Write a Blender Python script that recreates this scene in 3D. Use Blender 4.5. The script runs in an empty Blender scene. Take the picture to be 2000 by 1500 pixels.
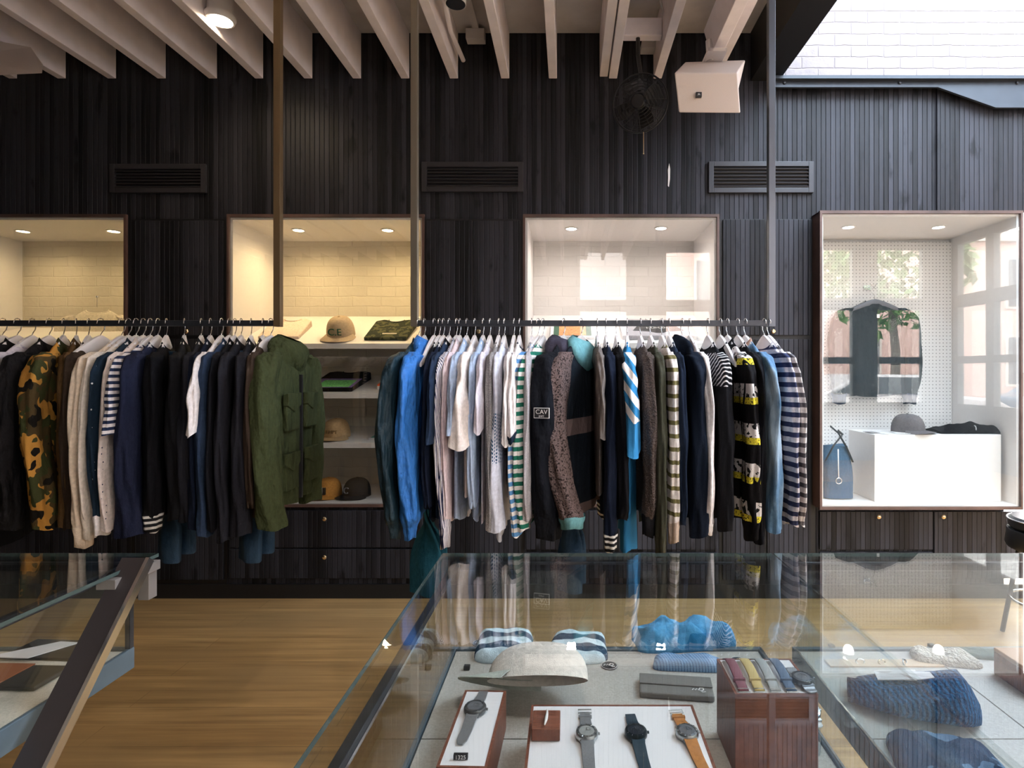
import bpy, bmesh, math, random
from mathutils import Vector, Matrix
random.seed(7)
S = bpy.context.scene
COL = S.collection
PI = math.pi
F, CX, CY, EYE = 1115.0, 1110.0, 727.0, 1.45      # focal length and principal point (2000x1500 frame), eye height

# ------------------------------------------------------------------ camera, world, lights, exposure
cam = bpy.data.objects.new('camera', bpy.data.cameras.new('camera'))
COL.objects.link(cam); S.camera = cam
cam.location = (0, 0, EYE); cam.rotation_euler = (PI/2, 0, 0)
cam.data.sensor_width = 36; cam.data.lens = 36*F/2000
cam.data.shift_x = -(CX-1000)/2000; cam.data.shift_y = (CY-750)/2000
cam.data.clip_start = .02
w = bpy.data.worlds.new('sky'); S.world = w; w.use_nodes = True
bg = w.node_tree.nodes['Background']; bg.inputs[0].default_value = (1, .95, .945, 1); bg.inputs[1].default_value = 10.5
S.view_settings.view_transform = 'Standard'; S.view_settings.look = 'None'
S.view_settings.gamma = 1; S.view_settings.use_curve_mapping = False
S.view_settings.exposure = 1.0
S.cycles.use_denoising = True
S.cycles.max_bounces = 10; S.cycles.transparent_max_bounces = 24
S.cycles.sample_clamp_indirect = 6

def lamp(name, kind, loc, rot, energy, color=(1,1,1), size=.1, size_y=None, portal=False, spot=2.05):
    d = bpy.data.lights.new(name, kind); o = bpy.data.objects.new(name, d); COL.objects.link(o)
    o.location = loc; o.rotation_euler = rot; d.energy = energy; d.color = color
    if kind == 'AREA':
        d.size = size
        if size_y: d.shape = 'RECTANGLE'; d.size_y = size_y
        if portal: d.cycles.is_portal = True
    elif kind == 'SPOT':
        d.spot_size = spot; d.spot_blend = .9; d.shadow_soft_size = size
    else: d.shadow_soft_size = size
    return o
# daylight from the sky comes in by the skylight and by the shop windows behind the camera
lamp('skylight_daylight', 'AREA', (3.2, 2.1, 4.9), (0, 0, 0), 300, (.66, .82, 1), 3.6, 3.0)
lamp('portal_skylight', 'AREA', (3.2, 2.1, 4.95), (0, 0, 0), 1, (1,1,1), 3.8, 3.2, portal=True)
lamp('portal_rear', 'AREA', (3.6, -2.32, 2.05), (-PI/2, 0, PI), 1, (1,1,1), 4.6, 2.8, portal=True)
lamp('portal_side', 'AREA', (6.32, .2, 2.05), (0, PI/2, 0), 1, (1,1,1), 2.8, 4.6, portal=True)

# ------------------------------------------------------------------ helpers
def wx(px, Y): return (px-CX)*Y/F
def wz(py, Y): return EYE-(py-CY)*Y/F
def W(px, py, Y): return Vector((wx(px, Y), Y, wz(py, Y)))

class MB:
    def __init__(s): s.v = []; s.f = []
    def add(s, vs, fs):
        n = len(s.v); s.v += [tuple(p) for p in vs]; s.f += [tuple(i+n for i in f) for f in fs]; return s
    def box(s, a, b, M=None):
        x0,y0,z0 = a; x1,y1,z1 = b
        vs = [Vector(p) for p in ((x0,y0,z0),(x1,y0,z0),(x1,y1,z0),(x0,y1,z0),(x0,y0,z1),(x1,y0,z1),(x1,y1,z1),(x0,y1,z1))]
        if M: vs = [M @ p for p in vs]
        return s.add(vs, [(0,3,2,1),(4,5,6,7),(0,1,5,4),(1,2,6,5),(2,3,7,6),(3,0,4,7)])
    def prism(s, pts, ex):           # pts: 3D polygon, ex: extrusion vector
        n = len(pts); ex = Vector(ex); a = [Vector(p) for p in pts]
        vs = a+[p+ex for p in a]
        return s.add(vs, [tuple(range(n))[::-1], tuple(range(n, 2*n))]+[(i, (i+1) % n, (i+1) % n+n, i+n) for i in range(n)])
    def loft(s, rings, c0=True, c1=True, closed=True):
        n = len(rings[0]); vs = [p for r in rings for p in r]; fs = []
        for k in range(len(rings)-1):
            for i in range(n if closed else n-1):
                j = (i+1) % n; fs.append((k*n+i, k*n+j, (k+1)*n+j, (k+1)*n+i))
        if c0: fs.append(tuple(range(n))[::-1])
        if c1: fs.append(tuple(range((len(rings)-1)*n, len(rings)*n)))
        return s.add(vs, fs)
    def tube(s, path, r, n=8, caps=True, closed=False):
        P = [Vector(p) for p in path]; m = len(P); rings = []
        up = Vector((0, 0, 1)); prev = None
        for i, p in enumerate(P):
            if closed: t = P[(i+1) % m]-P[i-1]
            else: t = P[min(i+1, m-1)]-P[max(i-1, 0)]
            t.normalize()
            if prev is None:
                a = t.cross(up)
                if a.length < 1e-3: a = t.cross(Vector((1, 0, 0)))
            else: a = prev-t*prev.dot(t)
            a.normalize(); b = t.cross(a); prev = a
            rr = r[i] if isinstance(r, (list, tuple)) else r
            ru, rv = rr if isinstance(rr, (list, tuple)) else (rr, rr)
            rings.append([p+a*ru*math.cos(2*PI*k/n)+b*rv*math.sin(2*PI*k/n) for k in range(n)])
        if closed: rings.append(rings[0]); return s.loft(rings, False, False)
        return s.loft(rings, caps, caps)
    def cyl(s, a, b, r, r2=None, n=24):
        return s.tube([a, b], [r, r if r2 is None else r2], n)
    def lathe(s, prof, c, n=28, M=None):   # prof [(r,z)], around z through c
        c = Vector(c); rings = [[(M @ Vector((r*math.cos(2*PI*k/n), r*math.sin(2*PI*k/n), z)) if M else Vector((r*math.cos(2*PI*k/n), r*math.sin(2*PI*k/n), z)))+c for k in range(n)] for r, z in prof]
        return s.loft(rings)
    def ball(s, c, r, n=14, m=8):
        r = r if isinstance(r, (list, tuple)) else (r, r, r)
        return s.loft([[Vector(c)+Vector((r[0]*math.sin(PI*(j+.02)/(m+.04))*math.cos(2*PI*k/n), r[1]*math.sin(PI*(j+.02)/(m+.04))*math.sin(2*PI*k/n), r[2]*math.cos(PI*(j+.02)/(m+.04)))) for k in range(n)] for j in range(m+1)])
    def build(s, name, mat, parent=None, loc=None, smooth=False, bevel=0, local=False, xf=None):
        me = bpy.data.meshes.new(name); o = bpy.data.objects.new(name, me); COL.objects.link(o)
        org = Vector((0, 0, 0))
        if parent is not None and not local: org = root_loc(parent)
        elif loc is not None and not local: org = Vector(loc)
        me.from_pydata([Vector(p)-org for p in s.v], [], s.f); me.update()
        if parent is not None:
            o.parent = parent
        elif loc is not None: o.location = loc
        bm = bmesh.new(); bm.from_mesh(me); bmesh.ops.recalc_face_normals(bm, faces=bm.faces); bm.to_mesh(me); bm.free()
        if mat: me.materials.append(mat)
        if smooth:
            for p in me.polygons: p.use_smooth = True
            if smooth == 'auto':
                me.set_sharp_from_angle(angle=math.radians(40))
        if bevel:
            m = o.modifiers.new('b', 'BEVEL'); m.width = bevel; m.segments = 2; m.limit_method = 'ANGLE'
        return o
def root_loc(o):
    l = Vector(o.location)
    while o.parent: o = o.parent; l += Vector(o.location)
    return l
def tag(o, label, cat=None, group=None, kind=None):
    if label: o['label'] = label
    if cat: o['category'] = cat
    if group: o['group'] = group
    if kind: o['kind'] = kind
    return o
def thing(name, label, cat, loc=(0,0,0), group=None, rz=0):
    o = bpy.data.objects.new(name, None); COL.objects.link(o); o.location = loc; o.rotation_euler = (0, 0, rz)
    o.empty_display_size = .05
    return tag(o, label, cat, group)
def struct(o): o['kind'] = 'structure'; return o
def copy_tree(o, parent=None):
    kids = list(o.children); c = o.copy(); COL.objects.link(c); c.parent = parent
    for k in kids: copy_tree(k, c)
    return c
def text(name, body, size, mat, parent, loc, rot, depth=.0006, align='CENTER', sx=1):
    cu = bpy.data.curves.new(name, 'FONT'); cu.body = body; cu.size = size; cu.extrude = depth
    cu.align_x = align; cu.align_y = 'CENTER'
    to = bpy.data.objects.new(name+'_t', cu); COL.objects.link(to)
    me = bpy.data.meshes.new_from_object(to); bpy.data.objects.remove(to)
    o = bpy.data.objects.new(name, me); COL.objects.link(o); o.parent = parent
    o.location = loc; o.rotation_euler = rot; o.scale = (sx, 1, 1); me.materials.clear(); me.materials.append(mat)
    return o

# ------------------------------------------------------------------ materials
def NT(name):
    m = bpy.data.materials.new(name); m.use_nodes = True; nt = m.node_tree; p = nt.nodes['Principled BSDF']
    return m, nt, p
def N(nt, t, **kw):
    n = nt.nodes.new(t)
    for k, v in kw.items(): setattr(n, k, v)
    return n
def sin(nt, node, **kw):
    for k, v in kw.items():
        i = node.inputs[int(k[1:])] if k[0] == 'i' and k[1:].isdigit() else node.inputs[k]
        if hasattr(v, 'is_output') or isinstance(v, bpy.types.NodeSocket): nt.links.new(v, i)
        else: i.default_value = v
    return node
def math_(nt, op, a, b=0.0, c=0.0):
    n = N(nt, 'ShaderNodeMath', operation=op); sin(nt, n, i0=a, i1=b, i2=c); return n.outputs[0]
def mix(nt, f, a, b):
    n = N(nt, 'ShaderNodeMix', data_type='RGBA'); sin(nt, n, i0=f, i6=a if not isinstance(a, tuple) else c4(a), i7=b if not isinstance(b, tuple) else c4(b)); return n.outputs[2]
def c4(c): return tuple(c)+(1,) if len(c) == 3 else c
def coord(nt, scale=(1,1,1), out='Object', rot=(0,0,0)):
    tc = N(nt, 'ShaderNodeTexCoord'); mp = N(nt, 'ShaderNodeMapping'); nt.links.new(tc.outputs[out], mp.inputs[0])
    mp.inputs['Scale'].default_value = scale; mp.inputs['Rotation'].default_value = rot; return mp.outputs[0]
def noise(nt, vec, sc=5, det=4, rough=.5):
    n = N(nt, 'ShaderNodeTexNoise'); sin(nt, n, Vector=vec, Scale=sc, Detail=det, Roughness=rough); return n.outputs[0]
def ramp(nt, f, a, b):
    n = N(nt, 'ShaderNodeMapRange'); sin(nt, n, i0=f, i1=a, i2=b); n.clamp = True; return n.outputs[0]
def bump(nt, p, h, st=.3, dist=.01):
    b = N(nt, 'ShaderNodeBump'); sin(nt, b, Height=h, Strength=st, Distance=dist); nt.links.new(b.outputs[0], p.inputs['Normal'])
def mat(name, col, rough=.5, metal=0, spec=.5, var=0, nsc=40, bst=0, bsc=60):
    m, nt, p = NT(name)
    p.inputs['Base Color'].default_value = c4(col); p.inputs['Roughness'].default_value = rough
    p.inputs['Metallic'].default_value = metal; p.inputs['Specular IOR Level'].default_value = spec
    if var or bst:
        v = coord(nt)
        if var:
            n = noise(nt, v, nsc); f = ramp(nt, n, .3, .7)
            nt.links.new(mix(nt, f, tuple(c*(1-var) for c in col), tuple(min(1, c*(1+var)) for c in col)), p.inputs['Base Color'])
        if bst: bump(nt, p, noise(nt, v, bsc, 3), bst, .004)
    return m
def sep(nt, v):
    n = N(nt, 'ShaderNodeSeparateXYZ'); nt.links.new(v, n.inputs[0]); return n.outputs
def fabric(name, col, pat=None, rough=.85, wr=.5, fz=0):
    """cloth with creases and weave; pat = ('stripe',col2,period,duty,axis) | camo | dots | ..."""
    m, nt, p = NT(name); v = coord(nt); o = sep(nt, v)
    p.inputs['Roughness'].default_value = rough; p.inputs['Specular IOR Level'].default_value = .25 if rough < .8 else .10
    base = c4(col)
    n1 = noise(nt, v, 90, 3)
    colr = mix(nt, ramp(nt, n1, .3, .7), tuple(c*.86 for c in col), tuple(min(1, c*1.1) for c in col))
    if pat:
        k = pat[0]
        if k == 'stripe':
            ax = pat[4] if len(pat) > 4 else (0, 0, 1)
            d = N(nt, 'ShaderNodeVectorMath', operation='DOT_PRODUCT'); nt.links.new(v, d.inputs[0]); d.inputs[1].default_value = ax
            f = math_(nt, 'FRACT', math_(nt, 'DIVIDE', math_(nt, 'ADD', d.outputs['Value'], 10.0), pat[2]))
            colr = mix(nt, math_(nt, 'LESS_THAN', f, pat[3]), colr, pat[1])
            if len(pat) > 5:      # stripes only between two heights
                g = math_(nt, 'MULTIPLY', math_(nt, 'GREATER_THAN', o[2], pat[5]), math_(nt, 'LESS_THAN', o[2], pat[6]))
                colr = mix(nt, g, c4(col), colr)
        elif k == 'camo':
            nz = noise(nt, coord(nt, (1, 1, .9)), 12, 2); nz2 = noise(nt, coord(nt, (1, 1, .9), rot=(1, 2, 3)), 15, 2)
            colr = mix(nt, math_(nt, 'GREATER_THAN', nz, .53), (.075, .05, .02), (.52, .25, .05))
            colr = mix(nt, math_(nt, 'GREATER_THAN', nz2, .55), colr, (.05, .055, .02))
            colr = mix(nt, math_(nt, 'LESS_THAN', nz2, .40), colr, (.012, .01, .008))
        elif k == 'dots':
            vo = N(nt, 'ShaderNodeTexVoronoi'); vo.inputs['Randomness'].default_value = .25
            nt.links.new(v, vo.inputs['Vector']); vo.inputs['Scale'].default_value = pat[2]
            colr = mix(nt, math_(nt, 'LESS_THAN', vo.outputs['Distance'], pat[3]), colr, pat[1])
        elif k == 'speck':
            nz = noise(nt, v, pat[2], 2); colr = mix(nt, math_(nt, 'GREATER_THAN', nz, pat[3]), colr, pat[1])
        elif k == 'wash':
            nz = noise(nt, coord(nt, (1, 1, .4)), pat[2], 4); colr = mix(nt, ramp(nt, nz, .42, .62), colr, pat[1])
        elif k == 'bands':        # list of (z0,z1,col)
            for z0, z1, cc in pat[1]:
                g = math_(nt, 'MULTIPLY', math_(nt, 'GREATER_THAN', o[2], z0), math_(nt, 'LESS_THAN', o[2], z1))
                colr = mix(nt, g, colr, cc)
        elif k == 'check':
            a = math_(nt, 'FRACT', math_(nt, 'DIVIDE', math_(nt, 'ADD', math_(nt, 'ADD', o[1], o[0]), 10.0), .012))
            b = math_(nt, 'FRACT', math_(nt, 'DIVIDE', math_(nt, 'ADD', math_(nt, 'SUBTRACT', o[2], o[1]), 10.0), .012))
            ck = math_(nt, 'MULTIPLY', math_(nt, 'LESS_THAN', a, .55), math_(nt, 'LESS_THAN', b, .55))
            g = math_(nt, 'MULTIPLY', math_(nt, 'GREATER_THAN', o[2], pat[2]), math_(nt, 'LESS_THAN', o[2], pat[3]))
            colr = mix(nt, math_(nt, 'MULTIPLY', ck, g), colr, pat[1])
        elif k == 'prints':       # rows of printed picture tiles with a yellow foot
            rz = math_(nt, 'FRACT', math_(nt, 'DIVIDE', math_(nt, 'ADD', o[2], 10.02), .135))
            ry = math_(nt, 'FRACT', math_(nt, 'DIVIDE', math_(nt, 'ADD', math_(nt, 'ADD', math_(nt, 'MULTIPLY', o[1], 1.0), math_(nt, 'MULTIPLY', o[0], 1.0)), 10.015), .056))
            g = math_(nt, 'MULTIPLY', math_(nt, 'LESS_THAN', rz, .52), math_(nt, 'LESS_THAN', ry, .8))
            nz = noise(nt, v, 55, 2); pic = mix(nt, math_(nt, 'GREATER_THAN', nz, .56), (.72, .66, .64), (.02, .02, .02))
            yl = mix(nt, math_(nt, 'GREATER_THAN', noise(nt, v, 160, 1), .6), (.75, .62, .05), (.05, .05, .02))
            t = mix(nt, math_(nt, 'LESS_THAN', rz, .17), pic, yl)
            colr = mix(nt, g, colr, t)
    nt.links.new(colr, p.inputs['Base Color'])
    h = noise(nt, coord(nt, (1, 1, .35)), 14, 3)
    h2 = noise(nt, v, 420 if not fz else 160, 2)
    h3 = noise(nt, coord(nt, (1, 1, .55), rot=(.5, .3, 0)), 34, 2)
    hs = math_(nt, 'ADD', math_(nt, 'ADD', math_(nt, 'MULTIPLY', h, wr), math_(nt, 'MULTIPLY', h3, wr*.45)), math_(nt, 'MULTIPLY', h2, .05+fz))
    bump(nt, p, hs, .8, .034)
    return m

def cladding():
    m, nt, p = NT('dark_stained_boards'); v = coord(nt); o = sep(nt, v)
    xs = math_(nt, 'DIVIDE', math_(nt, 'ADD', math_(nt, 'ADD', o[0], o[1]), 20), .031)
    wob = math_(nt, 'ADD', xs, math_(nt, 'MULTIPLY', noise(nt, coord(nt, (30, 30, .2)), 1, 1), .12))
    fr = math_(nt, 'FRACT', wob); fl = math_(nt, 'FLOOR', wob)
    wn = N(nt, 'ShaderNodeTexWhiteNoise', noise_dimensions='1D'); nt.links.new(fl, wn.inputs['W'])
    tone = wn.outputs['Value']
    g = noise(nt, coord(nt, (60, 60, 2.0)), 1, 4); kn = noise(nt, coord(nt, (14, 14, 5)), 1, 3)
    f = math_(nt, 'MULTIPLY', math_(nt, 'ADD', math_(nt, 'MULTIPLY', tone, .75), math_(nt, 'MULTIPLY', g, .7)), 1)
    c = mix(nt, ramp(nt, f, .25, 1.1), (.0012, .0012, .0016), (.036, .036, .045))
    c = mix(nt, ramp(nt, kn, .60, .72), c, (.005, .005, .007))
    gw = math_(nt, 'MULTIPLY', ramp(nt, fr, 0, .1), ramp(nt, fr, 1, .92))
    c = mix(nt, gw, (.002, .002, .002), c)
    nt.links.new(c, p.inputs['Base Color'])
    p.inputs['Roughness'].default_value = .5; p.inputs['Specular IOR Level'].default_value = .27
    hh = math_(nt, 'ADD', math_(nt, 'MULTIPLY', gw, 1), math_(nt, 'ADD', math_(nt, 'MULTIPLY', g, .1), math_(nt, 'MULTIPLY', tone, .3)))
    bump(nt, p, hh, .8, .004); return m
def brickmat(name, col, mort, sc=1, st=.5, bw=.215, bh=.075):
    m, nt, p = NT(name); tc = N(nt, 'ShaderNodeTexCoord'); s3 = sep(nt, tc.outputs['Object'])
    cb = N(nt, 'ShaderNodeCombineXYZ'); nt.links.new(math_(nt, 'ADD', s3[0], s3[1]), cb.inputs[0]); nt.links.new(s3[2], cb.inputs[1])
    b = N(nt, 'ShaderNodeTexBrick'); nt.links.new(cb.outputs[0], b.inputs['Vector'])
    b.inputs['Scale'].default_value = 1; b.inputs['Brick Width'].default_value = bw; b.inputs['Row Height'].default_value = bh
    b.inputs['Mortar Size'].default_value = .005; b.inputs['Mortar Smooth'].default_value = .7
    b.inputs['Color1'].default_value = c4(col); b.inputs['Color2'].default_value = c4(tuple(c*.9 for c in col)); b.inputs['Mortar'].default_value = c4(mort)
    wrp = noise(nt, tc.outputs['Object'], 7, 3)
    nt.links.new(math_(nt, 'ADD', s3[2], math_(nt, 'MULTIPLY', wrp, .022)), cb.inputs[1])
    cc = mix(nt, ramp(nt, noise(nt, coord(nt, (1, 1, 1)), 3.5, 3), .35, .7), b.outputs['Color'], tuple(c*.93 for c in col))
    nt.links.new(cc, p.inputs['Base Color']); p.inputs['Roughness'].default_value = .7
    nz = noise(nt, tc.outputs['Object'], 25, 4)
    hh = math_(nt, 'ADD', math_(nt, 'MULTIPLY', b.outputs['Fac'], -1), math_(nt, 'MULTIPLY', nz, .8)); bump(nt, p, hh, st, .008)
    return m
def floormat():
    m, nt, p = NT('oak_floorboards'); tc = N(nt, 'ShaderNodeTexCoord'); v = tc.outputs['Object']
    b = N(nt, 'ShaderNodeTexBrick'); nt.links.new(v, b.inputs['Vector']); b.inputs['Scale'].default_value = 1
    b.inputs['Brick Width'].default_value = 1.9; b.inputs['Row Height'].default_value = .13; b.inputs['Mortar Size'].default_value = .0012
    b.inputs['Color1'].default_value = (.40, .24, .095, 1); b.inputs['Color2'].default_value = (.48, .30, .125, 1); b.inputs['Mortar'].default_value = (.10, .055, .025, 1)
    g = noise(nt, coord(nt, (1.2, 26, 1)), 1, 5, .6); g2 = noise(nt, coord(nt, (1, 3, 1)), 1, 3)
    c = mix(nt, ramp(nt, g, .3, .75), b.outputs['Color'], (.19, .105, .04)); c = mix(nt, ramp(nt, g2, .45, .75), c, (.30, .185, .08))
    nt.links.new(c, p.inputs['Base Color']); p.inputs['Roughness'].default_value = .42
    bump(nt, p, math_(nt, 'ADD', math_(nt, 'MULTIPLY', b.outputs['Fac'], -1), math_(nt, 'MULTIPLY', g, .3)), .3, .002)
    return m
def glass(name, tint=(.97, .99, .98), ior=1.5, rough=0.0):
    m = bpy.data.materials.new(name); m.use_nodes = True; nt = m.node_tree; nt.nodes.clear()
    out = N(nt, 'ShaderNodeOutputMaterial'); mx = N(nt, 'ShaderNodeMixShader'); fr = N(nt, 'ShaderNodeFresnel'); fr.inputs[0].default_value = ior
    t = N(nt, 'ShaderNodeBsdfTransparent'); t.inputs[0].default_value = c4(tint); g = N(nt, 'ShaderNodeBsdfGlossy'); g.inputs['Roughness'].default_value = rough
    geo = N(nt, 'ShaderNodeNewGeometry')
    # same reflectance on both faces of the pane
    lw = N(nt, 'ShaderNodeMix', data_type='FLOAT')
    nt.links.new(geo.outputs['Backfacing'], lw.inputs[0]); lw.inputs[2].default_value = ior; lw.inputs[3].default_value = 1/ior
    nt.links.new(lw.outputs[0], fr.inputs[0])
    nt.links.new(fr.outputs[0], mx.inputs[0]); nt.links.new(t.outputs[0], mx.inputs[1]); nt.links.new(g.outputs[0], mx.inputs[2]); nt.links.new(mx.outputs[0], out.inputs[0])
    return m
def emit(name, col, st):
    m = bpy.data.materials.new(name); m.use_nodes = True; nt = m.node_tree; nt.nodes.clear()
    out = N(nt, 'ShaderNodeOutputMaterial'); e = N(nt, 'ShaderNodeEmission'); e.inputs[0].default_value = c4(col); e.inputs[1].default_value = st
    nt.links.new(e.outputs[0], out.inputs[0]); return m
def woodmat(name, a, b, sc=(6, 6, 60)):
    m, nt, p = NT(name); g = noise(nt, coord(nt, sc), 1, 5, .6)
    nt.links.new(mix(nt, ramp(nt, g, .3, .7), a, b), p.inputs['Base Color']); p.inputs['Roughness'].default_value = .45; bump(nt, p, g, .2, .002); return m
def pegmat():
    m, nt, p = NT('white_pegboard'); tc = N(nt, 'ShaderNodeTexCoord'); o = sep(nt, tc.outputs['Object'])
    a = math_(nt, 'SUBTRACT', math_(nt, 'FRACT', math_(nt, 'DIVIDE', math_(nt, 'ADD', o[0], 10), .0254)), .5)
    b = math_(nt, 'SUBTRACT', math_(nt, 'FRACT', math_(nt, 'DIVIDE', o[2], .0254)), .5)
    d = math_(nt, 'SQRT', math_(nt, 'ADD', math_(nt, 'MULTIPLY', a, a), math_(nt, 'MULTIPLY', b, b)))
    nt.links.new(mix(nt, math_(nt, 'LESS_THAN', d, .13), (.8, .77, .76), (.08, .08, .08)), p.inputs['Base Color']); return m

CLAD = cladding(); OAK = floormat()
WBRICK = brickmat('white_painted_brick', (.26, .215, .21), (.19, .155, .15), st=.6)
WHITE = mat('white_paint', (.80, .765, .75), .45, var=.02)
CEILP = mat('grey_white_ceiling_paint', (.58, .54, .52), .6, var=.12, nsc=6, bst=.1)
JOIST = mat('white_joist_paint', (.88, .80, .81), .5, var=.06, nsc=9, bst=.1)
STEEL = mat('blackened_steel', (.05, .055, .065), .35, .6, var=.2, nsc=30)
RAILM = mat('brushed_rail_steel', (.24, .22, .21), .34, .35)
RAILB = mat('brown_rail_steel', (.17, .115, .060), .34, .4); RAILG = mat('blue_grey_rail_steel', (.13, .145, .175), .3, .4)
BLUEST = mat('painted_steel_beam', (.030, .037, .048), .4, .2, var=.1, nsc=8)
GREYST = mat('blue_grey_steel_apron', (.12, .17, .21), .4, .4, var=.1, nsc=12)
GLASS = glass('clear_glass')
CASEG = glass('display_case_glass', (.97, .985, .98), 1.75)
TOPG = glass('coated_counter_glass', (.96, .98, .975), 2.05)
GLASSE = mat('green_glass_edge', (.05, .075, .07), .25, 0, .5)
DARK = mat('black_paint', (.006, .006, .007), .5)
FRAMEW = woodmat('dark_walnut_edge', (.06, .035, .028), (.14, .08, .065), (4, 4, 4))
BRASS = mat('brass_knob', (.75, .58, .36), .25, 1)
CHROME = mat('chrome', (.75, .75, .76), .18, 1)
WOODH = mat('white_hanger_paint', (.80, .755, .745), .4, var=.02)
WIRE = mat('hook_wire', (.78, .76, .75), .22, 1)
FELT = mat('grey_linen_deck', (.44, .405, .365), .9, var=.12, nsc=220, bst=.3, bsc=500)
MARBLE = mat('white_marble', (.80, .77, .77), .25, var=.04, nsc=6)
WALNUT = woodmat('walnut_block', (.12, .035, .02), (.26, .09, .05), (30, 200, 30))
BLK = mat('black_plastic', (.012, .012, .014), .4)
PEG = pegmat()

# ------------------------------------------------------------------ the setting
YW = 3.67                                   # face of the clad wall
ZF = lambda py: wz(py, YW)
XF = lambda px: wx(px, YW)
ZCEIL, ZJ = 3.63, 3.335
bxs = [(-4.10, -2.84), (-2.175, -.932), (-.28, .956)]        # the three lit niches in the wall
ZT, ZB = ZF(424), ZF(985)
B4 = (1.575, 2.82); Y4 = 3.57; ZT4, ZB4 = wz(417, Y4), wz(990, Y4)
struct(MB().box((-5.2, -2.3, -.08), (6.3, 5.0, 0)).build('floor', OAK))
# the clad wall, round its niches
wb = MB()
xs = [-5.2]+[x for b in bxs for x in b]+[1.60, 2.80, 6.3]
for i in range(0, 8, 2): wb.box((xs[i], YW, 0), (xs[i+1], YW+.06, 3.36))
for a, b, zt, zb in [(*bxs[0], ZT, ZB), (*bxs[1], ZT, ZB), (*bxs[2], ZT, ZB), (1.60, 2.80, ZT4-.01, ZB4+.01)]:
    wb.box((a, YW, 0), (b, YW+.06, zb)); wb.box((a, YW, zt), (b, YW+.06, 3.36))
wb.box((-5.2, YW, 3.36), (1.27, YW+.06, 3.9))
struct(wb.build('wall_back', CLAD))
struct(MB().box((-5.2, YW-.012, 0), (6.3, YW, .09)).build('baseboard_back', DARK))
struct(MB().box((1.1, YW+.07, 3.2), (6.3, YW+.2, 5.2)).build('wall_brick', WBRICK))
struct(MB().box((-5.3, -2.3, 0), (-5.2, 5.0, 3.9)).build('wall_left', CLAD))
# clad panel standing proud where the wall steps forward, cut to the beam's gusset
zt = lambda py: wz(py, 3.62)
x1 = wx(1831, 3.655)
struct(MB().prism([(x1, 3.656, ZT4+.03), (6.2, 3.656, ZT4+.03), (6.2, 3.656, zt(200)), (wx(1946, 3.62), 3.656, zt(200)), (x1, 3.656, zt(165))], (0, .012, 0)).build('wall_panel', CLAD))
# ceiling boards and the black beam beside the skylight
cb = MB(); cb.box((-5.2, -2.3, ZCEIL), (1.17, YW+.06, 3.7)); cb.box((1.17, -2.3, ZCEIL), (6.3, .3, 3.7)); cb.box((5.3, .3, ZCEIL), (6.3, 3.9, 3.7))
struct(cb.build('ceiling', CEILP))
struct(MB().box((1.17, .3, 3.32), (1.352, YW-.005, ZCEIL+.05)).build('trim_beam', DARK))
sh = MB(); sh.box((1.30, .3, ZCEIL+.06), (1.352, YW+.06, 5.0)); sh.box((5.3, .3, 3.7), (5.36, 3.9, 5.0)); sh.box((1.3, .24, 3.7), (5.36, .3, 5.0))
struct(sh.build('wall_skylight', WHITE))
struct(MB().box((1.3, .24, 5.0), (5.36, 3.9, 5.02)).build('window_101', glass('daylight_dimming_glass', (.30, .31, .33))))  # unseen tinted pane, added to cut the daylight falling on the brick
# joists
k = 0
for px in [-535, -440, -345, -250, -155, -60, 35, 130, 228, 325, 425, 515, 611, 706, 800, 895, 995, 1088, 1187, 1205, 1292, 1402]:
    x = XF(px); y1 = YW-.004
    k += 1
    j = MB().box((x-.053, -2.28, ZJ if px != 1187 else ZJ+.012), (x, y1, ZCEIL)).build('trim_%d' % k, JOIST, bevel=.003)
    struct(j); j['label'] = 'white painted ceiling joist'
struct(MB().box((XF(1208), 3.3, ZF(135)+.0), (XF(1275), 3.36, ZF(104))).build('trim_blocking', JOIST, bevel=.003))

# steel beam along the wall under the skylight, with its bolts
t = thing('steel_beam', 'blue-grey steel beam with round bolts under the white brick', 'steel beam', (3, 3.6, 3.3))
zl = lambda py: wz(py, 3.60)
MB().prism([(wx(1512, 3.6), 3.6, zl(170)), (wx(1832, 3.6), 3.6, zl(170)), (wx(1945, 3.6), 3.6, zl(210)), (6.2, 3.6, zl(210)), (6.2, 3.6, zl(147)), (wx(1512, 3.6), 3.6, zl(147))], (0, .018, 0)).build('web', BLUEST, t)
MB().box((wx(1512, 3.57), 3.565, wz(153, 3.565)), (6.2, YW+.06, wz(147, 3.565))).build('flange', BLUEST, t)
for px in (1532, 1757, 1986):
    c = W(px, 162, 3.6); MB().lathe([(.011, 0), (.011, .004), (.007, .009), (0.001, .010)], c, 14, Matrix.Rotation(PI/2, 3, 'X')).build('bolt', STEEL, t, smooth='auto')

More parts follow.
